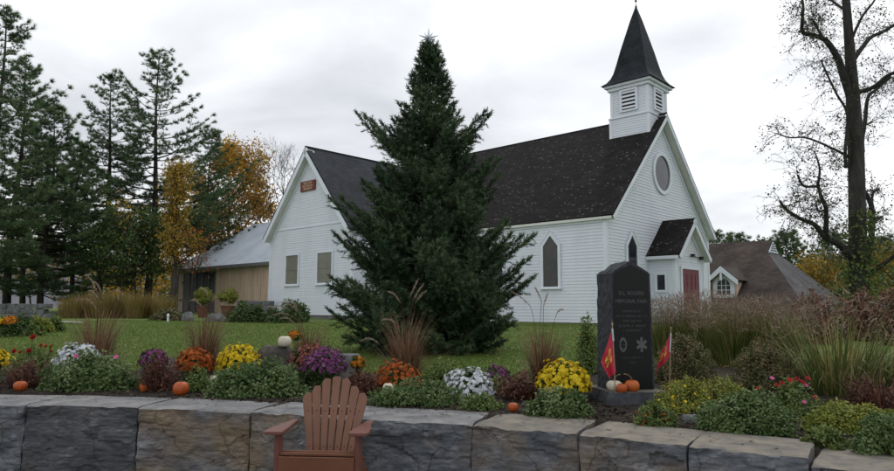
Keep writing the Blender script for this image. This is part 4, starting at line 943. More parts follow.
def mum(label, x0, x1, ytop, D, bm, n=190, size=.034, group=None, depth=.85, gaps=None, dz=0, py=360, low=.05):
    b = gp((x0 + x1) / 2, D, py); rx = (x1 - x0) / 2 * D / F; zt = atD((x0 + x1) / 2, ytop, D).z
    h = zt - b.z; o = empty('chrysanthemum', b, RNG.random() * 6, label, 'flowers', group)
    hh = min(h, rx * 1.02); z0 = h - hh; n = int(n * 1.9); size = size * .72
    pos, rot, sc, rd = leaf_dome(900, rx * .93, rx * depth * .93, hh * .95, .045, 24, .25); pos[:, 2] += z0
    stamp('foliage', LEAF_V, LEAF_F, pos, rot, sc, lm_dark, o, rd)
    fl = blooms(o, n, rx * .97, rx * depth, hh, size, bm, low=low); fl.location.z = z0
    if z0 > .05:
        pos, rot, sc, rd = leaf_dome(500, rx * .7, rx * depth * .7, h * .6, .045, 24, .25); stamp('lower_foliage', LEAF_V, LEAF_F, pos, rot, sc, lm_dark, o, rd)
    return o
def blade_mesh(n, rad, l0, l1, lean0, lean1, curve, w, seg=5, az=None):
    a = RNG.random(n) * 6.283 if az is None else az; ro = rad * np.sqrt(RNG.random(n)); L = RNG.uniform(l0, l1, n)
    th0 = lean0 + (lean1 - lean0) * (.55 * ro / rad + .45 * RNG.random(n)) ; cu = curve * RNG.uniform(.4, 1.3, n)
    ba = a + RNG.normal(size=n) * .35
    P = np.stack([np.cos(a) * ro, np.sin(a) * ro, -.02 + 0 * a], 1); hd = np.stack([np.cos(ba), np.sin(ba), 0 * a], 1); sd_ = np.stack([-np.sin(ba), np.cos(ba), 0 * a], 1)
    rows = []; tips = None
    for i in range(seg + 1):
        t = i / seg; ww = w * (1 - t ** 1.6 * .95) * (.7 + .3 * min(1, t * 4)); rows.append((P - sd_ * ww, P + sd_ * ww))
        th = th0 + cu * t * t; st_ = L / seg; P = P + (hd * np.sin(th)[:, None] + np.array([0, 0, 1.0]) * np.cos(th)[:, None]) * st_[:, None]
    V = np.stack([r for pr in rows for r in pr], 1)          # n, 2(seg+1), 3
    f = np.array([[2*i, 2*i+1, 2*i+3, 2*i+2] for i in range(seg)]); k = 2 * (seg + 1)
    Fc = (f[None] + (np.arange(n) * k)[:, None, None]).reshape(-1, 4)
    return V.reshape(-1, 3), Fc, np.repeat(RNG.random(n), seg)
def blades(name, n, rad, l0, l1, lean0, lean1, curve, w, mt, parent, seg=5, off=(0, 0, 0)):
    V, Fc, rd = blade_mesh(n, rad, l0, l1, lean0, lean1, curve, w, seg); V = V + np.array(off)
    return link(name, npmesh(name, V, Fc, rd), mt, parent)
def seed_head(parent, pts, r=.018, n=150):
    """fuzzy bottle-brush along a curve, with its own stalk"""
    pts = [Vector(p) for p in pts]; m = len(pts) - 1
    pos = []; dr = []
    for i in range(n):
        t = i / n * m; k = min(m - 1, int(t)); p = pts[k].lerp(pts[k + 1], t - k); ax = (pts[k + 1] - pts[k]).normalized()
        v = Vector(RNG.normal(size=3)); v = (v - ax * v.dot(ax)).normalized(); pos.append(p); dr.append(v * .9 + ax * .7)
    T = np.array([[-.12, 0, 0], [.12, 0, 0], [0, 1, 0]]); env = np.sin(np.linspace(.25, 2.95, n)) ** .5
    return stamp('seed_head', T, np.array([[0, 1, 2]]), np.array(pos), frames(np.array(dr)), r * env * RNG.uniform(.8, 1.4, n) * 1.5, lm_seed, parent)
def fountain_grass(label, px, D, hpx_top, spread, heads, n=430, py=350, w=.0042):
    b = gp(px, D, py); h = atD(px, hpx_top, D).z - b.z
    o = empty('fountain_grass', b, 0, label, 'grass', 'tan fountain grasses behind the mums')
    blades('blades', n, .11, h * .40, h * 1.08, .01, .34, .75, w, lm_gtan, o, 7)
    blades('low_blades', int(n * .55), .13, h * .35, h * .85, .15, .75, 2.3, w, lm_gtan, o, 8)
    for (x0, y0, x1, y1, bend) in heads:               # each head: image points of its root and tip, drawn at the plant's distance
        A = atD(x0, y0, D) - b; B = atD(x1, y1, D) - b; dp = RNG.uniform(-.15, .15); A.y += dp; B.y += dp * 1.3
        mid = (A + B) / 2 + Vector((0, 0, bend * (B - A).length)); pts = [A * (1-t) * (1-t) + mid * 2 * t * (1-t) + B * t * t for t in np.linspace(0, 1, 9)]
        sh = seed_head(o, pts, .016, 170)
        root = Vector((RNG.normal() * .04, RNG.normal() * .04, 0)); c1 = Vector((root.x * .5 + A.x * .35, A.y * .4, A.z * .75))
        st = [root * (1-t) * (1-t) + c1 * 2 * t * (1-t) + A * t * t for t in np.linspace(0, 1, 9)] + pts[1:]
        MB().tube(st, [.0035] * 9 + [.002] * 8, 4).build('stalk', lm_gtan, o)
    return o
def rockmesh(name, label, c, rx, ry, h, mt, seed, cat='rock', flat=.0, box=0.0):
    o = MB(); n, m = 22, 12; V = []
    for j in range(m + 1):
        ph = math.pi * j / m
        for i in range(n):
            a = 6.2832 * i / n; d = Vector((math.sin(ph) * math.cos(a), math.sin(ph) * math.sin(a), math.cos(ph)))
            if box: d = Vector([math.copysign(abs(q) ** (1 - box), q) for q in d])
            k = 1 + .22 * noise.noise(d * 1.3 + Vector((seed, 0, 0))) + .10 * noise.noise(d * 3.1 + Vector((0, seed, 0)))
            z = d.z * h * k
            if flat: z = min(z, h * flat)
            V.append((d.x * rx * k, d.y * ry * k, z))
    Fs = [(j*n+i, (j+1)*n+i, (j+1)*n+(i+1) % n, j*n+(i+1) % n) for j in range(m) for i in range(n)]
    return tag(MB().add(V, Fs).build(name, mt, None, c), label, cat)

# ------------------------------------------------------------------ spruce
def spruce():
    D = 14.0; b = gp(428, D, 350); H = atD(428, 42, D).z - b.z
    o = empty('spruce_tree', b, 0, 'tall dark green spruce standing on the lawn in front of the church', 'tree')
    MB().tube([(0, 0, -.1), (.01, 0, H * .3), (0, .01, H * .7), (0, 0, H)], [.16, .12, .05, .01], 10).build('trunk', m_barkd, o)
    hz_ = [0, .3, 1.05, 2.1, 3.15, 4.2, 4.85, 5.7, 6.3, H]; rz_ = [1.50, 1.85, 2.00, 1.88, 1.52, 1.02, .72, .40, .20, .03]
    br = []
    h = .14; az = 0
    while h < H - .1:
        k = h / H
        for q in range(5 if k < .8 else 4):
            az += 2.39996 + RNG.normal() * .35; L = np.interp(h, hz_, rz_) * RNG.uniform(.62, 1.06) * (1 + .10 * math.sin(h * 3.1 + 2 * math.cos(az))); br.append((az, h + RNG.normal() * .05, L))
        h += .112 * (1 - .25 * k)
    for tx, tz, yy in ((-1.5, 4.85, -.2), (1.28, 5.05, .2), (2.12, 2.32, -.3), (2.13, 1.5, -.2), (-2.0, 3.1, -.3), (-1.95, 2.4, 0), (-1.2, 4.9, .3), (1.45, 4.0, 0), (1.0, 4.65, .4), (-2.02, 1.3, .2)):
        for r_ in range(2): br.append((math.atan2(yy + RNG.normal() * .15, tx), tz, math.hypot(tx, yy) * (1 - .12 * r_)))
    S0, S1, SR0, SR1, pos, dr, sc = [], [], [], [], [], [], []
    up = np.array([0, 0, 1.])
    for az_, ht, L in br:
        k = ht / H; rise = L * (.30 + .45 * k + RNG.normal() * .05); z0 = max(.08, ht - rise)
        out = np.array([math.cos(az_), math.sin(az_), 0]); side = np.array([-out[1], out[0], 0])
        if ht < .5: rise = ht - z0
        nT = max(4, int(L / .075)); prev = np.array([0, 0, z0])
        for i in range(1, nT + 1):
            t = i / nT; p = out * L * t + up * (z0 + (ht - z0) * (.45 * t + .55 * t * t) - .06 * L * math.sin(t * 3.14)) + side * .05 * L * math.sin(t * 5 + az_)
            S0.append(prev); S1.append(p); SR0.append(.014 * (1 - t) * L + .004); SR1.append(.012 * (1 - t) * L + .003)
            ax = p - prev; ax /= np.linalg.norm(ax)
            if t > .22:
                tl = (.15 + .36 * (1 - t) * min(L, 1.6)) * RNG.uniform(.6, 1.25)
                for sg in (-1, 1, 0, 2):
                    if sg == 0 and RNG.random() < .25: continue
                    if sg == 2 and RNG.random() < .5: continue
                    d = ax * .75 + side * (sg if sg < 2 else 0) * .8 + up * (RNG.uniform(.4, .9) if sg == 0 else (RNG.uniform(-.7, -.3) if sg == 2 else RNG.uniform(-.2, .35))) + RNG.normal(size=3) * .16
                    d /= np.linalg.norm(d); tl2 = tl if sg else tl * .55
                    m = max(1, int(tl2 / .055))
                    for j in range(m): pos.append(p + d * tl2 * (j / m)); dr.append(d + RNG.normal(size=3) * .28 + up * .25 * j / m); sc.append(.088 * RNG.uniform(.75, 1.3))
            pos.append(p); dr.append(ax + RNG.normal(size=3) * .15); sc.append(.11)
            prev = p
        for j in range(3): pos.append(prev + ax * .03 * j); dr.append(ax + up * .2); sc.append(.12)
    V, Fc = segs(S0, S1, SR0, SR1, 4); link('branches', npmesh('branches', V, Fc), m_barkd, o)
    pos = np.array(pos); rd = np.clip(RNG.random(len(pos)) * .7 + .15 + .25 * np.sin(pos[:, 0] * 3 + pos[:, 2] * 4), 0, 1)
    stamp('crown', NEED_V, NEED_F, pos, frames(np.array(dr)), np.array(sc), lm_spruce, o, rd)
    # the star on its tip
    m_star = mat('silver_star', [(.55,.60,.66),(.66,.70,.74)], scale=5, rough=.35, spec=.6)
    tip = b + Vector((0, 0, H)); c = atD(428.5, 38.5, D - .1); s = empty('tree_star', tip, 0, 'silver many-pointed star on the tip of the dark spruce', 'ornament')
    rel = c - tip; mb = MB()
    MB().tube([(0, 0, -.12), rel], .012, 6).build('star_mount', m_star, s)
    for i in range(10):
        a = 6.2832 * i / 10 + .3; r1 = .25 if i % 2 == 0 else .17
        u = Vector((math.cos(a), 0, math.sin(a))); v = Vector((-math.sin(a), 0, math.cos(a)))
        mb2 = MB(); w = .036
        mb2.add([rel + u * r1, rel + v * w, rel - v * w, rel + Vector((0, -.04, 0)) + u * .02, rel + Vector((0, .04, 0)) + u * .02], [(0, 1, 3), (0, 3, 2), (0, 4, 1), (0, 2, 4)]); mb2.build('star_point', m_star, s)
spruce()

# ------------------------------------------------------------------ pines and broadleaf trees
def pine(label, px, D, ytop, spread, seed, low=.22, dens=1.0, lean=0, up_=.12, bare=0, name='pine_tree', group='tall pines left of the barn', trunk=.0, tuft=.34, mt=None):
    global RNG
    RNG = np.random.default_rng(seed); b = gp(px, D, 300); H = atD(px, ytop, D).z - b.z
    o = empty(name, b, 0, label, 'tree', group); rad = trunk or H * .016
    tp = [Vector((lean * (t ** 1.5) * H + .12 * math.sin(t * 7 + seed), .12 * math.cos(t * 5 + seed), H * t - (.2 if t == 0 else 0))) for t in np.linspace(0, 1, 10)]
    MB().tube(tp, [rad * (1 - .93 * t) for t in np.linspace(0, 1, 10)], 8).build('trunk', m_barkd, o, smooth=True)
    S0, S1, A0, A1, pos, dr, sc = [], [], [], [], [], [], []
    up = np.array([0, 0, 1.]); h = low; az = seed
    while h < .99:
        t = (h - low) / (1 - low); Lm = spread * (1 - t ** 1.25) * (.55 + .45 * min(1, t * 4)) + .35
        i = h * 9; k = min(8, int(i)); base = np.array(tp[k].lerp(tp[k + 1], i - k))
        for q in range(RNG.integers(2, 5)):
            az += 2.4 + RNG.normal() * .5
            if RNG.random() < bare * (1 - t): continue
            L = Lm * RNG.uniform(.5, 1.15); out = np.array([math.cos(az), math.sin(az), 0]); side = np.array([-out[1], out[0], 0]); prev = base; n = max(4, int(L / .42))
            el = up_ + .55 * t + RNG.normal() * .08
            for j in range(1, n + 1):
                u = j / n; p = base + out * L * u + up * L * (el * u - .10 * math.sin(u * 3) + .16 * u * u) + side * L * .08 * math.sin(u * 4 + az)
                S0.append(prev); S1.append(p); A0.append(.011 * L * (1.06 - u) + .012); A1.append(.011 * L * (1 - u) + .010)
                if u > .30:
                    for sgn in (-1, 1):
                        sl_ = (.30 + .30 * L * (1 - u)) * RNG.uniform(.6, 1.2); d = out * .6 + side * sgn * .8 + up * RNG.uniform(0, .35); d /= np.linalg.norm(d)
                        e2 = p + d * sl_; S0.append(p); S1.append(e2); A0.append(.016); A1.append(.008)
                        m = max(1, int(sl_ / .125 * dens))
                        for w in range(m + 1):
                            if RNG.random() < .12: continue
                            pos.append(p + d * sl_ * (w + .3) / (m + 1) + RNG.normal(size=3) * .05); dr.append(d + up * .55 + RNG.normal(size=3) * .3); sc.append(tuft * RNG.uniform(.4, .85))
                prev = p
            pos.append(prev); dr.append(out + up * .4); sc.append(tuft * 1.1)
        h += (.030 + .008 * RNG.random()) * (1 - .35 * h)
    V, Fc = segs(S0, S1, A0, A1, 3); link('branches', npmesh('branches', V, Fc), m_barkd, o)
    pos = np.array(pos); rd = np.clip(.5 * RNG.random(len(pos)) + .25 + .3 * np.sin(pos[:, 2] * 2 + pos[:, 0] * 1.3), 0, 1)
    stamp('crown', TUFT_V, TUFT_F, pos, frames(np.array(dr)), np.array(sc), mt or lm_pine, o, rd); return o
def broadleaf(name, label, px, D, ytop, spread, mt, seed, nleaf=7000, leaf=.16, levels=4, low=.25, cat='tree', group=None, bark=None, droop=.0, bare=False, trunk=None, elong=1.0, base_py=300):
    global RNG
    RNG = np.random.default_rng(seed); b = gp(px, D, base_py); H = atD(px, ytop, D).z - b.z
    o = empty(name, b, 0, label, cat, group); rad = trunk or H * .017
    S0, S1, A0, A1, tips = [], [], [], [], []
    def grow(p, d, L, r, lev):
        n = 3; q = p
        for i in range(n):
            d = d + RNG.normal(size=3) * .12 + np.array([0, 0, .05 - droop]); d /= np.linalg.norm(d); e = q + d * L / n
            S0.append(q); S1.append(e); A0.append(r * (1 - .25 * i / n)); A1.append(r * (1 - .25 * (i + 1) / n)); q = e
            if lev >= levels - 1: tips.append(e)
            if i == 1 and lev < levels and lev > 0:
                dd = d + RNG.normal(size=3) * .7; dd /= np.linalg.norm(dd); grow(q, dd, L * .62, r * .5, lev + 1)
        if lev < levels:
            for k in range(RNG.integers(2, 4)):
                dd = d + RNG.normal(size=3) * .55; dd[2] += .1; dd /= np.linalg.norm(dd); grow(q, dd, L * RNG.uniform(.62, .82), r * .62, lev + 1)
    tp = [np.array([.15 * math.sin(t * 4 + seed), .1 * math.cos(t * 3), H * .8 * t - (.2 if t == 0 else 0)]) for t in np.linspace(0, 1, 9)]
    MB().tube(tp, [rad * (1 - .85 * t) for t in np.linspace(0, 1, 9)], 8).build('trunk', bark or m_bark, o, smooth=True)
    az = seed
    for i in range(2, 9):
        t = i / 8
        if t < low: continue
        for k in range(3):
            az += 2.4; L = spread * (.55 if t < .95 else .45) * RNG.uniform(.7, 1.1) * (1 - .45 * abs(t - .5)); el = .25 + .9 * t
            d = np.array([math.cos(az), math.sin(az), el * elong]); d /= np.linalg.norm(d); grow(tp[i], d, L, rad * (.5 - .3 * t), 1)
    V, Fc = segs(S0, S1, A0, A1, 4 if not bare else 3); link('branches', npmesh('branches', V, Fc), bark or m_bark, o)
    if not bare:
        tips = np.array(tips); k = RNG.integers(0, len(tips), nleaf); pos = tips[k] + RNG.normal(size=(nleaf, 3)) * leaf * 1.6
        cr = RNG.random(len(tips)); d = RNG.normal(size=(nleaf, 3)); d[:, 2] -= .3
        rd = np.clip(.55 * cr[k] + .45 * RNG.random(nleaf), 0, 1)
        stamp('crown', LEAF_V, LEAF_F, pos, frames(d), leaf * RNG.uniform(.6, 1.2, nleaf), mt, o, rd)
    return o
pine('tall pine with dense dark tiers rising above the end of the low stone wall', -18, 40, 8, 6.2, 21, low=.12, dens=1.2, up_=.02, tuft=.40)
pine('broad pine with long drooping limbs over the low stone wall', 42, 44, 108, 6.8, 22, low=.10, dens=1.15, up_=-.04, tuft=.42)
pine('dense pine filling the space beside the tallest one above the low stone wall', 8, 46, 62, 6.4, 28, low=.10, dens=1.15, up_=-.02, tuft=.42)
pine('thin-crowned pine with bare gaps beside the tallest straight pine', 100, 50, 78, 7.0, 23, low=.12, dens=1.2, bare=.2, up_=.02, tuft=.36)
pine('tall open pine with arching limbs between the thin pine and the orange maple', 148, 50, 52, 8.4, 24, low=.16, dens=1.2, bare=.08, up_=.10, tuft=.40)
pine('short pine leaning behind the orange maple', 205, 56, 132, 4.6, 25, low=.3, dens=1.0, up_=.2, tuft=.38)
pine('dark pine filling the gap behind the tan grasses', 70, 56, 140, 5.6, 26, low=.10, dens=1.15, up_=-.02, tuft=.42)
pine('slim pine trunk with high sparse limbs behind the low stone wall', 22, 52, 130, 4.2, 27, low=.35, dens=.9, up_=.0, tuft=.38)
broadleaf('maple_tree', 'slender orange and green maple beside the barn bay', 172, 42, 148, 1.5, lm_gold, 31, nleaf=6500, leaf=.16, low=.28, elong=1.7)
broadleaf('maple_tree', 'broad golden orange maple crown behind the barn roof', 226, 62, 150, 4.7, lm_orange, 32, nleaf=22000, leaf=.24, low=.2)
broadleaf('dense_tree', 'bushy dark green tree under the open pine', 134, 44, 225, 3.0, lm_dark, 33, nleaf=9000, leaf=.20, low=.12)
broadleaf('birch_tree', 'small yellow-leaved tree seen between pine trunks above the low stone wall', 30, 60, 248, 4.4, lm_yellow, 34, nleaf=2600, leaf=.22, low=.25)
broadleaf('birch_tree', 'sparse yellow-leaved sapling in front of the bushy dark tree', 122, 43, 195, 2.0, lm_yellow, 36, nleaf=420, leaf=.17, low=.3, trunk=.06)
broadleaf('bare_tree', 'leafless tree with fine twigs behind the church wing gable', 279, 60, 146, 3.9, None, 35, bare=True, low=.5, levels=5, bark=m_barkd, trunk=.16)
broadleaf('maple_tree', 'red-orange leaved branchy maple at the barn eave', 189, 43, 225, 1.5, leafmat('leaf_red_orange', [(.30,.07,.02),(.42,.12,.025),(.46,.17,.03)], tr=.3), 37, nleaf=500, leaf=.15, low=.5, trunk=.07)
pine('evergreen with dense top rising behind the house gablet', 790, 62, 234, 4.6, 41, low=.1, dens=.7, group='evergreens behind the brown-roofed house', tuft=.42)
pine('evergreen seen over the house ridge beside the church', 738, 72, 236, 4.6, 42, low=.1, dens=.7, group='evergreens behind the brown-roofed house', tuft=.42)
pine('evergreen behind the big bare tree trunk', 836, 66, 236, 5.0, 43, low=.1, dens=.7, group='evergreens behind the brown-roofed house', tuft=.42)
pine('evergreen standing between the big bare tree and the tan bush', 884, 60, 240, 5.0, 44, low=.1, dens=.7, group='evergreens behind the brown-roofed house', tuft=.42)
pine('low evergreen peeking above the house ridge', 716, 76, 232, 3.6, 45, low=.1, dens=.7, group='evergreens behind the brown-roofed house', tuft=.42)
broadleaf('maple_tree', 'small yellow tree at the end of the brown house roof', 822, 52, 270, 2.6, lm_gold, 46, nleaf=3200, leaf=.2, low=.15)
broadleaf('maple_tree', 'golden tree beyond the big bare tree trunk', 893, 46, 262, 2.6, lm_gold, 47, nleaf=4200, leaf=.2, low=.12)
RNG = np.random.default_rng(99)
# distant tree line on both sides, past counting
def treeline(name, xs_, D, h0, h1, mt, n, leaf, label):
    pos = []; 
    for i in range(n):
        x = RNG.uniform(*xs_); hh = h0 + (h1 - h0) * (.5 + .5 * noise.noise((x * .12, 0, D))); z = 1 + hh * RNG.random() ** .8; pos.append((x, D + RNG.normal() * 3, z))
    o = stamp(name, LEAF_V, LEAF_F, np.array(pos), frames(RNG.normal(size=(n, 3))), leaf * RNG.uniform(.6, 1.3, n), mt)
    return tag(o, label, 'woods', kind='stuff')
treeline('far_woods', (40, 130), 95, 5, 12, lm_dark, 16000, .7, 'dark green woods far behind the brown-roofed house')
treeline('far_woods', (-50, -20), 92, 3, 9, lm_gold, 6000, .6, 'golden brown woods far behind the barn')

# ------------------------------------------------------------------ big half-bare tree on the right
def big_tree():
    D = 24.0; b = gp(860, D, 300); o = empty('big_bare_tree', b, 0, 'big half-bare tree with thick dark trunk beside the brown-roofed house', 'tree')
    k = D / F
    def P(x, y, dd=0): return atD(x, y, D) - b + Vector((0, dd, 0))
    tr = [(861, 318, 11.5), (860, 300, 9.5), (858, 250, 8.2), (857, 200, 7.8), (856, 150, 7.4), (853.5, 110, 7), (852, 80, 5.6), (849, 40, 4.6), (846, 0, 3.8), (842, -50, 2.8), (845, -110, 1.6), (843, -160, .7)]
    MB().tube([P(x, y) for x, y, r in tr], [r * k for x, y, r in tr], 14).build('trunk', m_barkg, o, smooth=True)
    limbs = [
        ([(851, 98), (841, 76), (834, 62), (824, 50), (815, 44.5), (800, 42), (791, 40.5), (789, 32), (788, 18), (783, 6)], 4.6, 1.0, -1.2),
        ([(815, 45), (806, 38), (798, 33), (790, 34)], 1.6, .6, (-.55, -1.3)),
        ([(852, 62), (866, 45), (878, 33), (894, 25), (915, 12)], 2.6, 1.6, .8),
        ([(857, 93), (871, 88.5), (880, 80), (894, 75), (915, 73)], 2.6, 1.3, -.8),
        ([(862, 152), (866, 138), (873, 119), (880, 92), (893, 81), (912, 66)], 2.8, 1.4, 1.2),
        ([(868, 128), (880, 119), (896, 112)], 1.4, .8, (.4, 1.4)),
        ([(846, 168), (842, 150), (841, 118), (827, 99), (814, 80), (806, 70)], 2.0, .7, -1.0),
        ([(851, 158), (838, 148), (814, 135), (799, 133), (788, 127)], 1.6, .6, .9),
        ([(855, 262), (843, 252), (831, 245), (814, 239), (801, 228), (784, 223), (767, 215), (758, 208)], 5.0, 1.1, -1.6),
        ([(815, 239), (813, 230), (811, 213), (804, 201), (799, 193), (784, 193), (776, 183)], 3.0, .9, (-.70, -1.5)),
        ([(799, 193), (797.5, 177), (789, 162)], 1.6, .6, (-1.22, -1.7)),
        ([(811, 213), (800, 216), (793, 208)], 1.2, .5, (-.97, -1.5)),
        ([(860, 272), (872, 250), (877, 228), (879, 203), (872, 185), (866, 169), (863, 160)], 4.0, 1.6, .9),
        ([(878, 212), (887, 190), (900, 184)], 1.8, .9, (.42, 1.2)), ([(877, 232), (886, 219), (900, 213)], 2.2, 1.2, (.3, 1.0)),
        ([(862, 280), (880, 262), (900, 244)], 2.6, 1.6, -.8),
        ([(849, 46), (858, 20), (868, 4), (880, -30)], 1.8, .7, -.7), ([(847, 12), (838, -4), (826, -24)], 1.8, .8, .8),
        ([(842, -40), (820, -70), (800, -90)], 1.6, .5, .9), ([(843, -60), (866, -90), (890, -105)], 1.6, .5, -.9),
    ]
    S0, S1, A0, A1, tips = [], [], [], [], []
    for pts, r0, r1, dd in limbs:
        d0 = dd[0] if isinstance(dd, tuple) else 0; dd = dd[1] if isinstance(dd, tuple) else dd
        n = len(pts); pp = [P(x, y, d0 + (dd - d0) * i / (n - 1)) for i, (x, y) in enumerate(pts)]
        fine = []                                            # smooth a little
        for i in range(n - 1):
            p0, p1, p2, p3 = pp[max(0, i - 1)], pp[i], pp[i + 1], pp[min(n - 1, i + 2)]
            for q in range(4):
                t = q / 4; fine.append(.5 * ((2 * p1) + (p2 - p0) * t + (2 * p0 - 5 * p1 + 4 * p2 - p3) * t * t + (3 * p1 - p0 - 3 * p2 + p3) * t ** 3))
        fine.append(pp[-1]); m = len(fine)
        MB().tube(fine, [(r0 + (r1 - r0) * (i / (m - 1)) ** .7) * k for i in range(m)], 8).build('limb', m_barkg, o, smooth=True)
        for i in range(3, m):
            for q in range(3):
                if RNG.random() < .85:
                    p = np.array(fine[i]); d = RNG.normal(size=3); d[2] += .25; d /= np.linalg.norm(d); L = RNG.uniform(.4, 1.5); r = .012
                    for s in range(4):
                        e = p + d * L / 4; S0.append(p); S1.append(e); A0.append(r); A1.append(r * .7); r *= .7; d = d + RNG.normal(size=3) * .3; d[2] -= .10; d /= np.linalg.norm(d); p = e
                        if s > 0: tips.append(e)
                        if s == 1:
                            d2 = d + RNG.normal(size=3) * .8; d2 /= np.linalg.norm(d2); e2 = p + d2 * L * .4; S0.append(p); S1.append(e2); A0.append(.008); A1.append(.004); tips.append(e2)
                        for q3 in range(2): d3 = d + RNG.normal(size=3) * .9; d3 /= np.linalg.norm(d3); e3 = e + d3 * L * .22; S0.append(e); S1.append(e3); A0.append(.006); A1.append(.003)
    V, Fc = segs(S0, S1, A0, A1, 3); link('twigs', npmesh('twigs', V, Fc), m_barkg, o)
    tips = np.array(tips); n = 6500; sel = tips[RNG.random(len(tips)) < .30]; kk = RNG.integers(0, len(sel), n); pos = sel[kk] + RNG.normal(size=(n, 3)) * np.array([.13, .13, .09]); d = RNG.normal(size=(n, 3)); d[:, 2] -= .6
    stamp('crown', LEAF_V, LEAF_F, pos, frames(d), .085 * RNG.uniform(.6, 1.2, n), leafmat('leaf_sparse_autumn', [(.035,.045,.022),(.06,.07,.03),(.11,.10,.045)], tr=.25), o)
    n = 2600; y = RNG.uniform(212, 312, n) ; pos = []                                # ivy round the lower trunk and limb forks
    for i in range(n):
        if RNG.random() < .55: q = P(859, y[i]); a = RNG.random() * 6.283; rr = (8.2 * k + abs(RNG.normal()) * .14 * (1 + (y[i] - 212) / 60)); pos.append((q.x + math.cos(a) * rr, q.y + math.sin(a) * rr, q.z))
        else: q = P(RNG.normal(866, 15), RNG.uniform(245, 316)); pos.append((q.x, q.y + RNG.normal() * .7, q.z))
    stamp('ivy', LEAF_V, LEAF_F, np.array(pos), frames(RNG.normal(size=(n, 3))), .13 * RNG.uniform(.6, 1.2, n), lm_mid, o)
big_tree()

# ------------------------------------------------------------------ middle distance
m_rock = mat('grey_fieldstone', [(.07,.072,.078),(.12,.125,.13),(.19,.19,.19)], scale=4, rough=.9, bump=.7, bscale=12)
m_rockd = mat('brown_dark_boulder', [(.035,.032,.030),(.065,.058,.052),(.11,.10,.09)], scale=5, rough=.95, bump=.8, bscale=12)
px_shrub('yew_hedge', 'dark clipped shrub against the church wing corner', 262, 312, 301, 28.5, lm_dark, n=5000, leaf=.12, clumps=40, py=322)
px_shrub('yew_hedge', 'dark clipped shrub in front of the low stone planter by the barn', 224, 268, 303, 29.0, lm_dark, n=4500, leaf=.12, clumps=40, py=322)
px_shrub('low_shrub', 'low dark shrub beside the white garden light', 150, 186, 309, 30.0, lm_barb, n=2200, leaf=.11, py=320)
m_terra = mat('terracotta', [(.13,.06,.04),(.19,.09,.06)], scale=5, rough=.8)
for i, (px, lab) in enumerate(((203, 'round yellow-green potted shrub in front of the dark glazed bay'), (227.5, 'round yellow-green potted shrub in front of the barn boards'))):
    D = 36; b = gp(px, D, 305); s = D / F; zt = atD(px, 288.0, D).z; zp = max(b.z + .2, atD(px, 305.5, D).z)
    o = empty('potted_shrub', b, 0, lab, 'plant', 'potted shrubs by the barn')
    hp_ = zp - b.z; MB().lathe([(.22, 0), (.34, hp_ * .92), (.38, hp_ * .92), (.38, hp_), (.30, hp_), (.28, hp_ - .05)], 16).build('pot', m_terra, o, smooth=False)
    pos, rot, sc, rd = leaf_dome(3200, 9.6 * s, 9.6 * s, (zt - zp) / 2, .075, 40, .22); pos[:, 2] *= np.where(RNG.random(len(pos)) < .45, -.9, 1); pos[:, 2] += hp_ + (zt - zp) / 2; stamp('foliage', LEAF_V, LEAF_F, pos, rot, sc, lm_lime, o, rd)
# low stacked stone walls: each stone a part
def stacked_wall(label, x0, x1, ytop, D, rows_, ln, name='low_stone_wall'):
    A = gp(x0, D, 308); B = gp(x1, D, 308); zt = atD(x0, ytop, D).z; b = Vector((A.x, D, min(A.z, B.z))); o = empty(name, b, 0, label, 'wall'); hh = (zt - b.z) / rows_
    for r_ in range(rows_):
        x = -.2 * (r_ % 2)
        while x < B.x - A.x:
            l = ln * random.uniform(.7, 1.35); d = random.uniform(-.03, .03)
            V = MB().box(x + .008, x + l - .008, -.2 + d, .25, r_ * hh + .005, (r_ + 1) * hh - .005 + random.uniform(-.02, .01)).build('stone', m_rock, o, bevel=.02); x += l
    return o
stacked_wall('low grey dry-stone planter wall between the barn and the dark shrubs', 238, 269, 300.5, 37.0, 3, .5)
stacked_wall('low grey dry-stone wall under the pines at the lawn edge', -6, 46, 303.5, 33.0, 3, .55)
p = gp(188, 29.5, 318); rockmesh('boulder', 'pale round boulder at the lawn edge below the potted shrub', (p.x, p.y, p.z + .12), .28, .25, .30, m_rock, 3)
p = gp(216, 29.8, 318); rockmesh('boulder', 'long grey boulder at the lawn edge beside the dark clipped shrub', (p.x, p.y, p.z + .1), .42, .3, .26, m_rock, 5)
p = gp(168, 28.5, 318); gl_ = empty('garden_light', p, 0, 'short white garden light at the lawn edge', 'light')
MB().lathe([(.04, 0), (.04, .22)], 10).build('post', m_trim, gl_); MB().lathe([(.055, .22), (.06, .30), (.02, .34)], 10).build('cap', m_trim, gl_)
# golden ornamental grasses under the pines
for i, (px, D, yt, lab) in enumerate(((70, 33, 294, 'golden grass clump nearest the low stone wall'), (84, 34, 291, 'golden grass clump behind the tall tan fountain grass'), (101, 33, 289, 'golden grass clump under the slim pine trunks'),
        (119, 34, 288, 'widest golden grass clump under the bushy dark tree'), (136, 33, 289, 'golden grass clump between two others under the dark tree'), (152, 34, 290, 'golden grass clump beside the maple trunk'), (164, 33, 293, 'small golden grass clump nearest the barn bay'))):
    b = gp(px, D, 312); h = atD(px, yt, D).z - b.z; o = empty('golden_grass', b, 0, lab, 'grass', 'golden grasses under the pines')
    blades('blades', 520, .42, h * .6, h * 1.08, .02, .35, .5, .011, lm_ggold, o, 4)
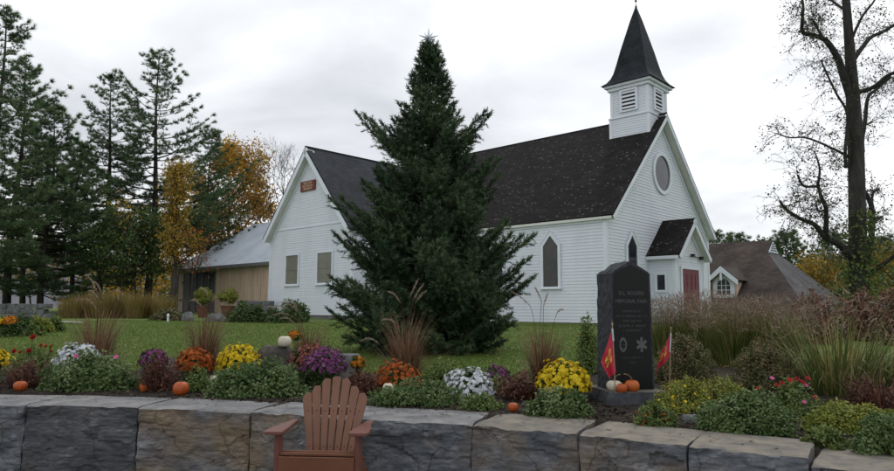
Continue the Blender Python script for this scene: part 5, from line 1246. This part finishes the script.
# far flower bed on the left of the lawn
for x0, x1, yt, D, m_, lab in ((-8, 14, 317, 19, lm_mid, 'mounded green perennial at the end of the far bed'), (12, 34, 314, 20, lm_dark, 'dark green perennial in the far bed beside the orange mum'),
        (30, 52, 315.5, 20.5, lm_lime, 'yellow-green perennial in the far bed under the pines'), (46, 64, 318, 21, lm_mid, 'low green perennial at the tip of the far bed'), (2, 22, 323, 18.5, lm_dark, 'low dark leaves at the front of the far bed'), (24, 44, 322, 19, lm_mid, 'low leafy plant at the front of the far bed')):
    px_shrub('perennial', lab, x0, x1, yt, D, m_, n=1500, leaf=.085, cat='plant', py=325, clumps=20, spread=.35)
mum('orange mum in the far flower bed across the lawn', 3, 17, 316.5, 18.6, bm_orange, n=110, size=.045, py=322)
mum('yellow mum in the far flower bed across the lawn', -6, 3, 318.5, 18.8, bm_yellow, n=90, size=.045, py=322)
p = gp(40, 21, 318); 
pth = MB(); Vp = []
for i in range(13):
    x = 60 + i * 2.0; A = gp(x, 26.5 - i * .05, 318); Bq_ = gp(x, 27.4 - i * .05, 318); Vp += [(A.x, A.y, A.z + .03), (Bq_.x, Bq_.y, Bq_.z + .03)]
tag(pth.add(Vp, [(2*i, 2*i+2, 2*i+3, 2*i+1) for i in range(12)]).build('path', mat('path_gravel', [(.22,.20,.17),(.32,.30,.27)], scale=8, rough=1)), kind='structure')

# ------------------------------------------------------------------ flower bed, left half
px_shrub('leafy_shrub', 'wide leafy green shrub in front of the white mum, with pink blossoms', 38, 142, 353, 8.35, lm_blue, n=5200, leaf=.060, clumps=46, py=385, depth=.5)
o = bpy.data.objects[[q.name for q in bpy.data.objects if q.name.startswith('leafy_shrub')][0]]
for px, py in ((76, 356), (116, 357)):
    q = atD(px, py, 8.15) - o.location; s_ = stamp('pink_blossom', BL_V, BL_F, np.array([q]), frames(np.array([[0, -.7, .6]])), np.array([.032]), bm_pink, o)
mum('snowy white mum behind the wide leafy shrub', 57, 99, 345, 9.0, bm_white, n=230, size=.036)
mum('bright yellow mum at the end of the bed beside dark red foliage', -22, 8, 350, 8.8, bm_yellow, n=150, size=.036)
def maroon(label, px, D, ytop, rpx, n=420, py=380, mt=None, name='red_foliage_plant'):
    b = gp(px, D, py); h = atD(px, ytop, D).z - b.z; r = rpx * D / F; o = empty(name, b, 0, label, 'plant', 'dark red grasses among the mums')
    blades('blades', int(n * .45), r * .6, h * .45, h * 1.1, .03, .75, .9, .005, mt or lm_maroon, o, 5)
    pos, rot, sc, rd = leaf_dome(1300, r * 1.05, r * .8, h * .72, .042, 26, .34); stamp('foliage', LEAF_V, LEAF_F, pos, rot, sc, mt or lm_maroon, o, rd); return o
maroon('dark red foliage plant above the small pumpkin beside the yellow mum', 24, 8.55, 350, 17)
maroon('dark red foliage plant between the two orange pumpkins', 160, 8.2, 346, 18)
maroon('dark red foliage plant beside the small orange mum and the brown chair', 362, 7.9, 363, 15)
maroon('dark red foliage plant beside the bright yellow mum near the memorial', 519, 7.5, 366, 21, n=520)
maroon('dark red bush at the end of the bed under the tall green grass', 878, 6.7, 358, 28, n=420, name='red_foliage_plant')
# red dahlias
b = gp(32, 10.0, 350); h = atD(32, 345, 10).z - b.z; dh = empty('dahlia_plant', b, 0, 'leafy plant with deep red dahlias behind the dark red foliage', 'flowers')
pos, rot, sc, rd = leaf_dome(1100, .42, .3, h * .9, .055, 22, .3); stamp('foliage', LEAF_V, LEAF_F, pos, rot, sc, lm_mid, dh, rd)
for px, py, r_ in ((33, 337, .048), (41, 345, .026), (46, 346, .026), (14, 351, .04), (29, 350.5, .042), (51, 346, .022), (51, 351, .02), (20, 352, .028)):
    q = atD(px, py, 9.8) - b; MB().tube([(q.x * .6, q.y * .5, 0), (q.x * .9, q.y, q.z * .6), tuple(q)], .004, 4).build('flower_stem', m_stems, dh)
    stamp('dahlia_bloom', BL_V, BL_F, np.array([q] * 2), frames(np.array([[0, -.8, .4], [.1, -.2, 1]])), np.array([r_, r_]), bm_red, dh)
mum('magenta mum behind the dark red foliage and grey boulder', 138, 168, 349.5, 8.9, bm_purple, n=130, size=.03)
mum('rust-orange mum above the round orange pumpkin', 175, 214, 349.5, 8.85, bm_rust, n=190, size=.038)
px_shrub('leafy_plant', 'small fresh green leafy plant between the round pumpkin and the rust mum', 182, 212, 366, 8.1, lm_mid, n=900, leaf=.045, cat='plant', py=380)
mum('brilliant yellow mum behind the large leafy shrub', 216.5, 261, 347, 9.1, bm_yellow, n=260, size=.036)
px_shrub('leafy_shrub', 'large leafy green shrub between the brown chair and the pumpkins', 207, 309, 359, 7.75, lm_blue, n=5200, leaf=.055, clumps=48, py=395, depth=.5)
mum('purple mum above the back of the brown chair', 303, 346, 349, 8.3, bm_purple, n=230, size=.027)
mum('dusty rose and rust mum behind the purple mum', 290, 330, 345.5, 8.75, bm_rose, n=220, size=.028)
mum('small bright orange mum between the purple and rust mums', 350.5, 366, 357.5, 8.5, bm_orange, n=60, size=.032)
mum('copper-orange mum above the low green shrub', 374, 421, 363.5, 8.2, bm_rust, n=210, size=.036)
px_shrub('low_green_shrub', 'low spreading green shrub below the copper-orange mum', 364, 470, 381, 7.15, lm_blue, n=4300, leaf=.045, clumps=46, py=400, depth=.45)
px_shrub('low_green_shrub', 'small low green shrub below the white mum', 456, 506, 393, 6.85, lm_mid, n=1700, leaf=.04, clumps=26, py=405, depth=.6)
mum('white mum between the low shrubs near the small pumpkin', 443, 493, 369.5, 7.75, bm_white, n=210, size=.034)
mum('purple-pink mum behind the white one and the dark red foliage', 478, 514, 366.5, 8.6, bm_purple, n=120, size=.03)
mum('bright yellow mum beside the memorial stone', 537, 590, 363, 7.3, bm_yellow, n=220, size=.036)
px_shrub('leafy_shrub', 'leafy blue-green shrub below the yellow mum near the memorial', 524, 593, 387, 6.45, lm_blue, n=3300, leaf=.045, clumps=36, py=410, depth=.6)
px_shrub('perennial', 'loose green perennial with faded flowers at the lawn edge', 424, 468, 358, 8.9, lm_mid, n=1000, leaf=.05, cat='plant', py=375, clumps=26, spread=.4)
px_shrub('perennial', 'low green perennial between the white mum and the dark red foliage', 486, 512, 376, 8.0, lm_mid, n=800, leaf=.045, cat='plant', py=385)
px_shrub('upright_shrub', 'upright loose green shrub behind the memorial stone', 574, 603, 317, 9.6, lm_mid, n=1900, leaf=.05, py=370, clumps=50, spread=.22)
p = gp(160, 9.8, 352); rockmesh('boulder', 'flat grey boulder behind the magenta mum', (p.x, p.y, p.z + .1), .27, .2, .22, m_rock, 8, flat=.8)
pb = gp(276, 9.3, 355); rockmesh('boulder', 'dark boulder under the white gourd behind the leafy shrub', (pb.x, pb.y, pb.z + .05), .30, .24, (atD(276, 346, 9.3).z - pb.z - .05) * 1.22, m_rockd, 11, flat=.84)
p = gp(342, 9.2, 358); rockmesh('stone_block_seat', 'squared grey stone block behind the purple mum', (p.x, p.y, p.z + .05), .26, .20, atD(342, 350, 9.2).z - p.z - .05, m_rock, 14, cat='stone', flat=.85, box=.55)
q = atD(284.5, 347.5, 9.2); pumpkin(q, 6.6 * 9.2 / F, 12.0 * 9.2 / F, 'knobbly white gourd resting on the dark boulder', m_pumpw, ribs=8, stem=.25, name='gourd')
mum('small deep orange mum behind the white gourd', 287, 300, 331.5, 9.7, bm_orange, n=46, size=.036)
p = gp(690, 6.15, 412); rockmesh('stone', 'small blue-grey stone on the soil beside the memorial base', (p.x, p.y, p.z + .02), p.z * 0 + .075, .06, .07, m_rock, 17, cat='stone', box=.3)
# fountain grasses
fountain_grass('tan fountain grass behind the snowy white mum', 97, 9.7, 296, .3, [(96, 305, 81, 291, .5), (100, 300, 88, 281, .4), (103, 296, 92, 275.5, .3), (95, 312, 76, 300, .5)])
fountain_grass('tan fountain grass behind the brilliant yellow mum', 205, 10.0, 303, .3, [(208, 301, 199, 289, .6), (203, 308, 190, 301, .5), (211, 303, 216, 292, .2)])
fountain_grass('tan fountain grass behind the squared stone block', 309, 10.2, 316, .3, [(297, 312, 277, 303, .35), (298, 320, 264, 322, .45), (293, 310, 268, 308.5, .25), (301, 313, 291, 299, .2), (297, 324, 281, 319, .4)])
fountain_grass('tallest tan fountain grass in front of the dark spruce', 406, 9.2, 305, .3, [(410, 296, 418, 278, .1), (413, 300, 424, 283, .1), (401, 303, 388, 292, .35), (396, 325, 379, 321, .4), (380, 345, 360, 342, .5), (416, 303, 427, 291, .2)], n=420)
fountain_grass('tan fountain grass in front of the church side wall', 543, 8.8, 318, .3, [(542, 302, 535, 287, .2), (545, 306, 550, 292, .1), (529, 306, 510, 292, .15), (558, 315, 566, 310, .5)], n=380)

# ------------------------------------------------------------------ flower bed, right half
px_shrub('low_green_shrub', 'small low shrub with orange-red berries in front of the memorial base', 632, 679, 402, 6.0, lm_mid, n=1500, leaf=.034, clumps=26, py=415, depth=.6)
o = [q for q in bpy.data.objects if q.get('label', '').startswith('small low shrub with orange')][0]
tag(blooms(o, 26, .21, .13, .17, .012, bm_rust, 'berries'), kind='stuff')
px_shrub('potentilla_shrub', 'yellow-green shrub dotted with yellow flowers beside the memorial', 652, 716, 379, 6.7, lm_lime, n=3000, leaf=.032, clumps=34, py=400)
o = [q for q in bpy.data.objects if q.get('label', '').startswith('yellow-green shrub dotted')][0]; tag(blooms(o, 44, .33, .26, .28, .013, bm_yellow, 'yellow_flowers'), kind='stuff')
px_shrub('low_green_shrub', 'olive green low shrub behind the yellow-flowered one', 696, 748, 377, 7.3, lm_lime, n=2000, leaf=.034, clumps=30, py=392)
px_shrub('barberry_shrub', 'round clipped russet-green shrub directly behind the small flag', 652, 720, 332.5, 8.6, lm_barb, n=8500, leaf=.034, clumps=150, spread=.12, py=380)
px_shrub('barberry_shrub', 'round clipped russet-green shrub behind the red geraniums', 728, 802, 340, 7.9, lm_barb, n=8500, leaf=.032, clumps=150, spread=.12, py=385)
px_shrub('leafy_shrub', 'big leafy blue-green shrub at the wall edge below the red geraniums', 695, 799, 391, 5.75, lm_blue, n=5400, leaf=.042, clumps=50, py=425, depth=.5)
px_shrub('geranium_plant', 'fresh green plant with red and pink geranium blooms', 768, 822, 381, 6.3, lm_mid, n=1700, leaf=.042, cat='flowers', clumps=28, py=405)
o = [q for q in bpy.data.objects if q.get('label', '').startswith('fresh green plant with red')][0]
for px, py, r_, m_ in ((790, 380, .030, bm_red), (797, 379, .030, bm_red), (803, 382, .028, bm_red), (782, 383, .026, bm_red), (777, 385, .024, bm_red), (808, 378, .024, bm_red), (772, 378, .022, bm_pink), (806, 385, .022, bm_pink), (804, 402, .020, bm_pink), (815, 397, .02, bm_red), (758, 388, .018, bm_red)):
    q_ = atD(px, py, 6.1) - o.location; stamp('geranium_bloom', BL_V, BL_F, np.array([q_]), frames(np.array([[0, -.6, .7]])), np.array([r_]), m_, o)
px_shrub('juniper_shrub', 'low spreading yellow-green juniper at the end of the bed', 800, 905, 402, 5.85, lm_lime, n=6500, leaf=.034, clumps=60, spread=.22, py=420, depth=.5)
px_shrub('low_green_shrub', 'tiny leafy plant at the wall edge between two larger shrubs', 802, 848, 426, 5.25, lm_mid, n=900, leaf=.034, clumps=18, py=436, depth=.5)
px_shrub('leafy_shrub', 'leafy blue-green shrub at the wall end below the juniper', 852, 930, 413, 5.05, lm_blue, n=3600, leaf=.040, clumps=36, py=435, depth=.5)
def tall_grass(label, px, D, ytop, rpx, n, haze=0, hz_y=None, mt=None, lean=.35, curve=.45, w=.006):
    b = gp(px, D, 350); h = atD(px, ytop, D).z - b.z; r = rpx * D / F; o = empty('ornamental_grass', b, 0, label, 'grass', 'tall ornamental grasses')
    blades('blades', n, r * .55, h * .45, h * 1.02, .02, lean, curve, w, mt or lm_ggreen, o, 6)
    blades('arching_blades', n // 3, r * .5, h * .5, h * .95, .1, lean * 1.5, curve * 3.2, w * 1.1, mt or lm_ggreen, o, 7)
    if haze:
        a = RNG.random(haze) * 6.283; q = r * 1.25 * np.sqrt(RNG.random(haze)); z = h * (.62 + .5 * RNG.random(haze) ** 1.1) * (1 - .18 * (q / r / 1.25) ** 2)
        pos = np.stack([np.cos(a) * q, np.sin(a) * q, z], 1); d = RNG.normal(size=(haze, 3)) * .6; d[:, 2] += .7; d[:, :2] += pos[:, :2] / r * .5
        T = np.array([[-.05, 0, 0], [.05, 0, 0], [0, 1, 0]]); stamp('seed_haze', T, np.array([[0, 1, 2]]), pos, frames(d), .11 * RNG.uniform(.5, 1.3, haze), lm_plume, o)
    return o
tall_grass('hazy russet switchgrass behind the memorial stone', 668, 12.5, 303, 36, 800, 2600)
tall_grass('hazy russet switchgrass in front of the church door', 705, 12.0, 297, 36, 900, 2600)
tall_grass('hazy russet switchgrass between the two round shrubs', 738, 10.8, 301, 36, 1100, 2000)
tall_grass('green switchgrass in front of the brown-roofed house', 772, 10.5, 303, 36, 1200, 1400)
tall_grass('tallest green and yellow grass clump above the juniper', 836, 7.7, 293, 50, 400, 500, lean=.6, curve=.5, w=.0068)
tall_grass('arching green grass clump near the end of the bed', 880, 8.4, 322, 34, 380, 0, lean=.75, curve=.6, w=.007)
for x0, x1, yt, D, lab in ((786, 842, 292, 15.5, 'russet red bush under the end of the brown house roof'), (832, 886, 289, 16.5, 'russet red bush at the foot of the big bare tree'), (872, 925, 290, 15.0, 'russet red bush beyond the arching green grass'), (742, 792, 301, 16.0, 'russet red bush in front of the arched dormer')):
    px_shrub('red_bush', lab, x0, x1, yt, D, lm_redbush, n=3200, leaf=.085, clumps=44, spread=.24, py=330)

# ------------------------------------------------------------------ ground cover: turf blades, mulch, fallen leaves
n = 195000; xs_ = RNG.uniform(-15, 5.5, n); ss = 1.9 + 19 * RNG.random(n) ** 1.9
ys_ = np.where(xs_ < 0, 6.45 - .27 * np.maximum(xs_, -9), 6.45 - .44 * np.minimum(xs_, 5.2)) + ss
vis = np.abs(xs_ / ys_) < .75; xs_, ys_ = xs_[vis], ys_[vis]
zs_ = np.array([g(x, y) for x, y in zip(xs_, ys_)]); m = len(xs_); d = RNG.normal(size=(m, 3)) * .45; d[:, 2] = 1
T = np.array([[-.16, -.1, 0], [.16, -.1, 0], [0, 1, 0]])
patch = np.array([.5 + .5 * noise.noise((x * .6, y * .6, 4)) for x, y in zip(xs_, ys_)])
go = stamp('grass', T, np.array([[0, 1, 2]]), np.stack([xs_, ys_, zs_], 1), frames(d), .042 * RNG.uniform(.6, 1.4, m), leafmat('turf_blades', [(.058,.098,.014),(.092,.146,.023),(.13,.175,.038),(.19,.19,.06)], tr=.3), None, np.clip(.6 * patch + .45 * RNG.random(m), 0, 1))
tag(go, 'short mown green lawn grass', 'grass', kind='stuff')
n = 16000; xs_ = RNG.uniform(-9, 5, n); ss = RNG.uniform(.12, 2.6, n); ys_ = np.array([ywall(x) for x in xs_]) + ss
zs_ = np.array([bedz(x, y, 0) for x, y in zip(xs_, ys_)]) + .006
CH = np.array([[-.3, -.5, 0], [.3, -.5, .1], [.35, .5, 0], [-.3, .5, .12]]); d = RNG.normal(size=(n, 3)); d[:, 2] *= .35
mo = stamp('mulch', CH, np.array([[0, 1, 2, 3]]), np.stack([xs_, ys_, zs_], 1), frames(d, np.tile([0, 0, 1.], (n, 1)) + .4 * RNG.normal(size=(n, 3))), .028 * RNG.uniform(.4, 1.4, n), leafmat('mulch_chips', [(.010,.008,.006),(.022,.016,.012),(.045,.032,.023),(.10,.075,.055)], tr=0, rough=.95))
tag(mo, 'dark shredded bark mulch covering the planting bed', 'mulch', kind='stuff')
pos = []; 
for i in range(len(Wp) - 2):
    for q in range(16):
        t = RNG.random(); p = Wp[i].lerp(Wp[i + 1], t); pos.append((p.x + RNG.normal() * .02, p.y + .12 + .55 * RNG.random() ** .6, .606))
d = RNG.normal(size=(len(pos), 3)); d[:, 2] *= .1
tag(stamp('leaf_litter', LEAF_V, LEAF_F, np.array(pos), frames(d, np.tile([0, 0, 1.], (len(pos), 1)) + .15 * RNG.normal(size=(len(pos), 3))), .030 * RNG.uniform(.5, 1.4, len(pos)), leafmat('litter_leaf', [(.03,.022,.014),(.09,.06,.03),(.20,.12,.05)], tr=.1)), 'small dry leaves scattered on the stone wall top', 'leaves', kind='stuff')
n = 1100; xs_ = RNG.uniform(-12, 5, n); ss = RNG.uniform(1.9, 15, n); ys_ = np.array([ywall(max(-9, x)) for x in xs_]) + ss; zs_ = np.array([g(x, y) for x, y in zip(xs_, ys_)]) + .03
d = RNG.normal(size=(n, 3)); d[:, 2] *= .25
fo = stamp('fallen_leaves', LEAF_V, LEAF_F, np.stack([xs_, ys_, zs_], 1), frames(d, np.tile([0, 0, 1.], (n, 1)) + .3 * RNG.normal(size=(n, 3))), .07 * RNG.uniform(.6, 1.2, n), leafmat('fallen_leaf', [(.10,.055,.02),(.20,.10,.03),(.26,.17,.06)], tr=.1))
tag(fo, 'scattered brown and yellow fallen leaves on the lawn', 'leaves', kind='stuff')
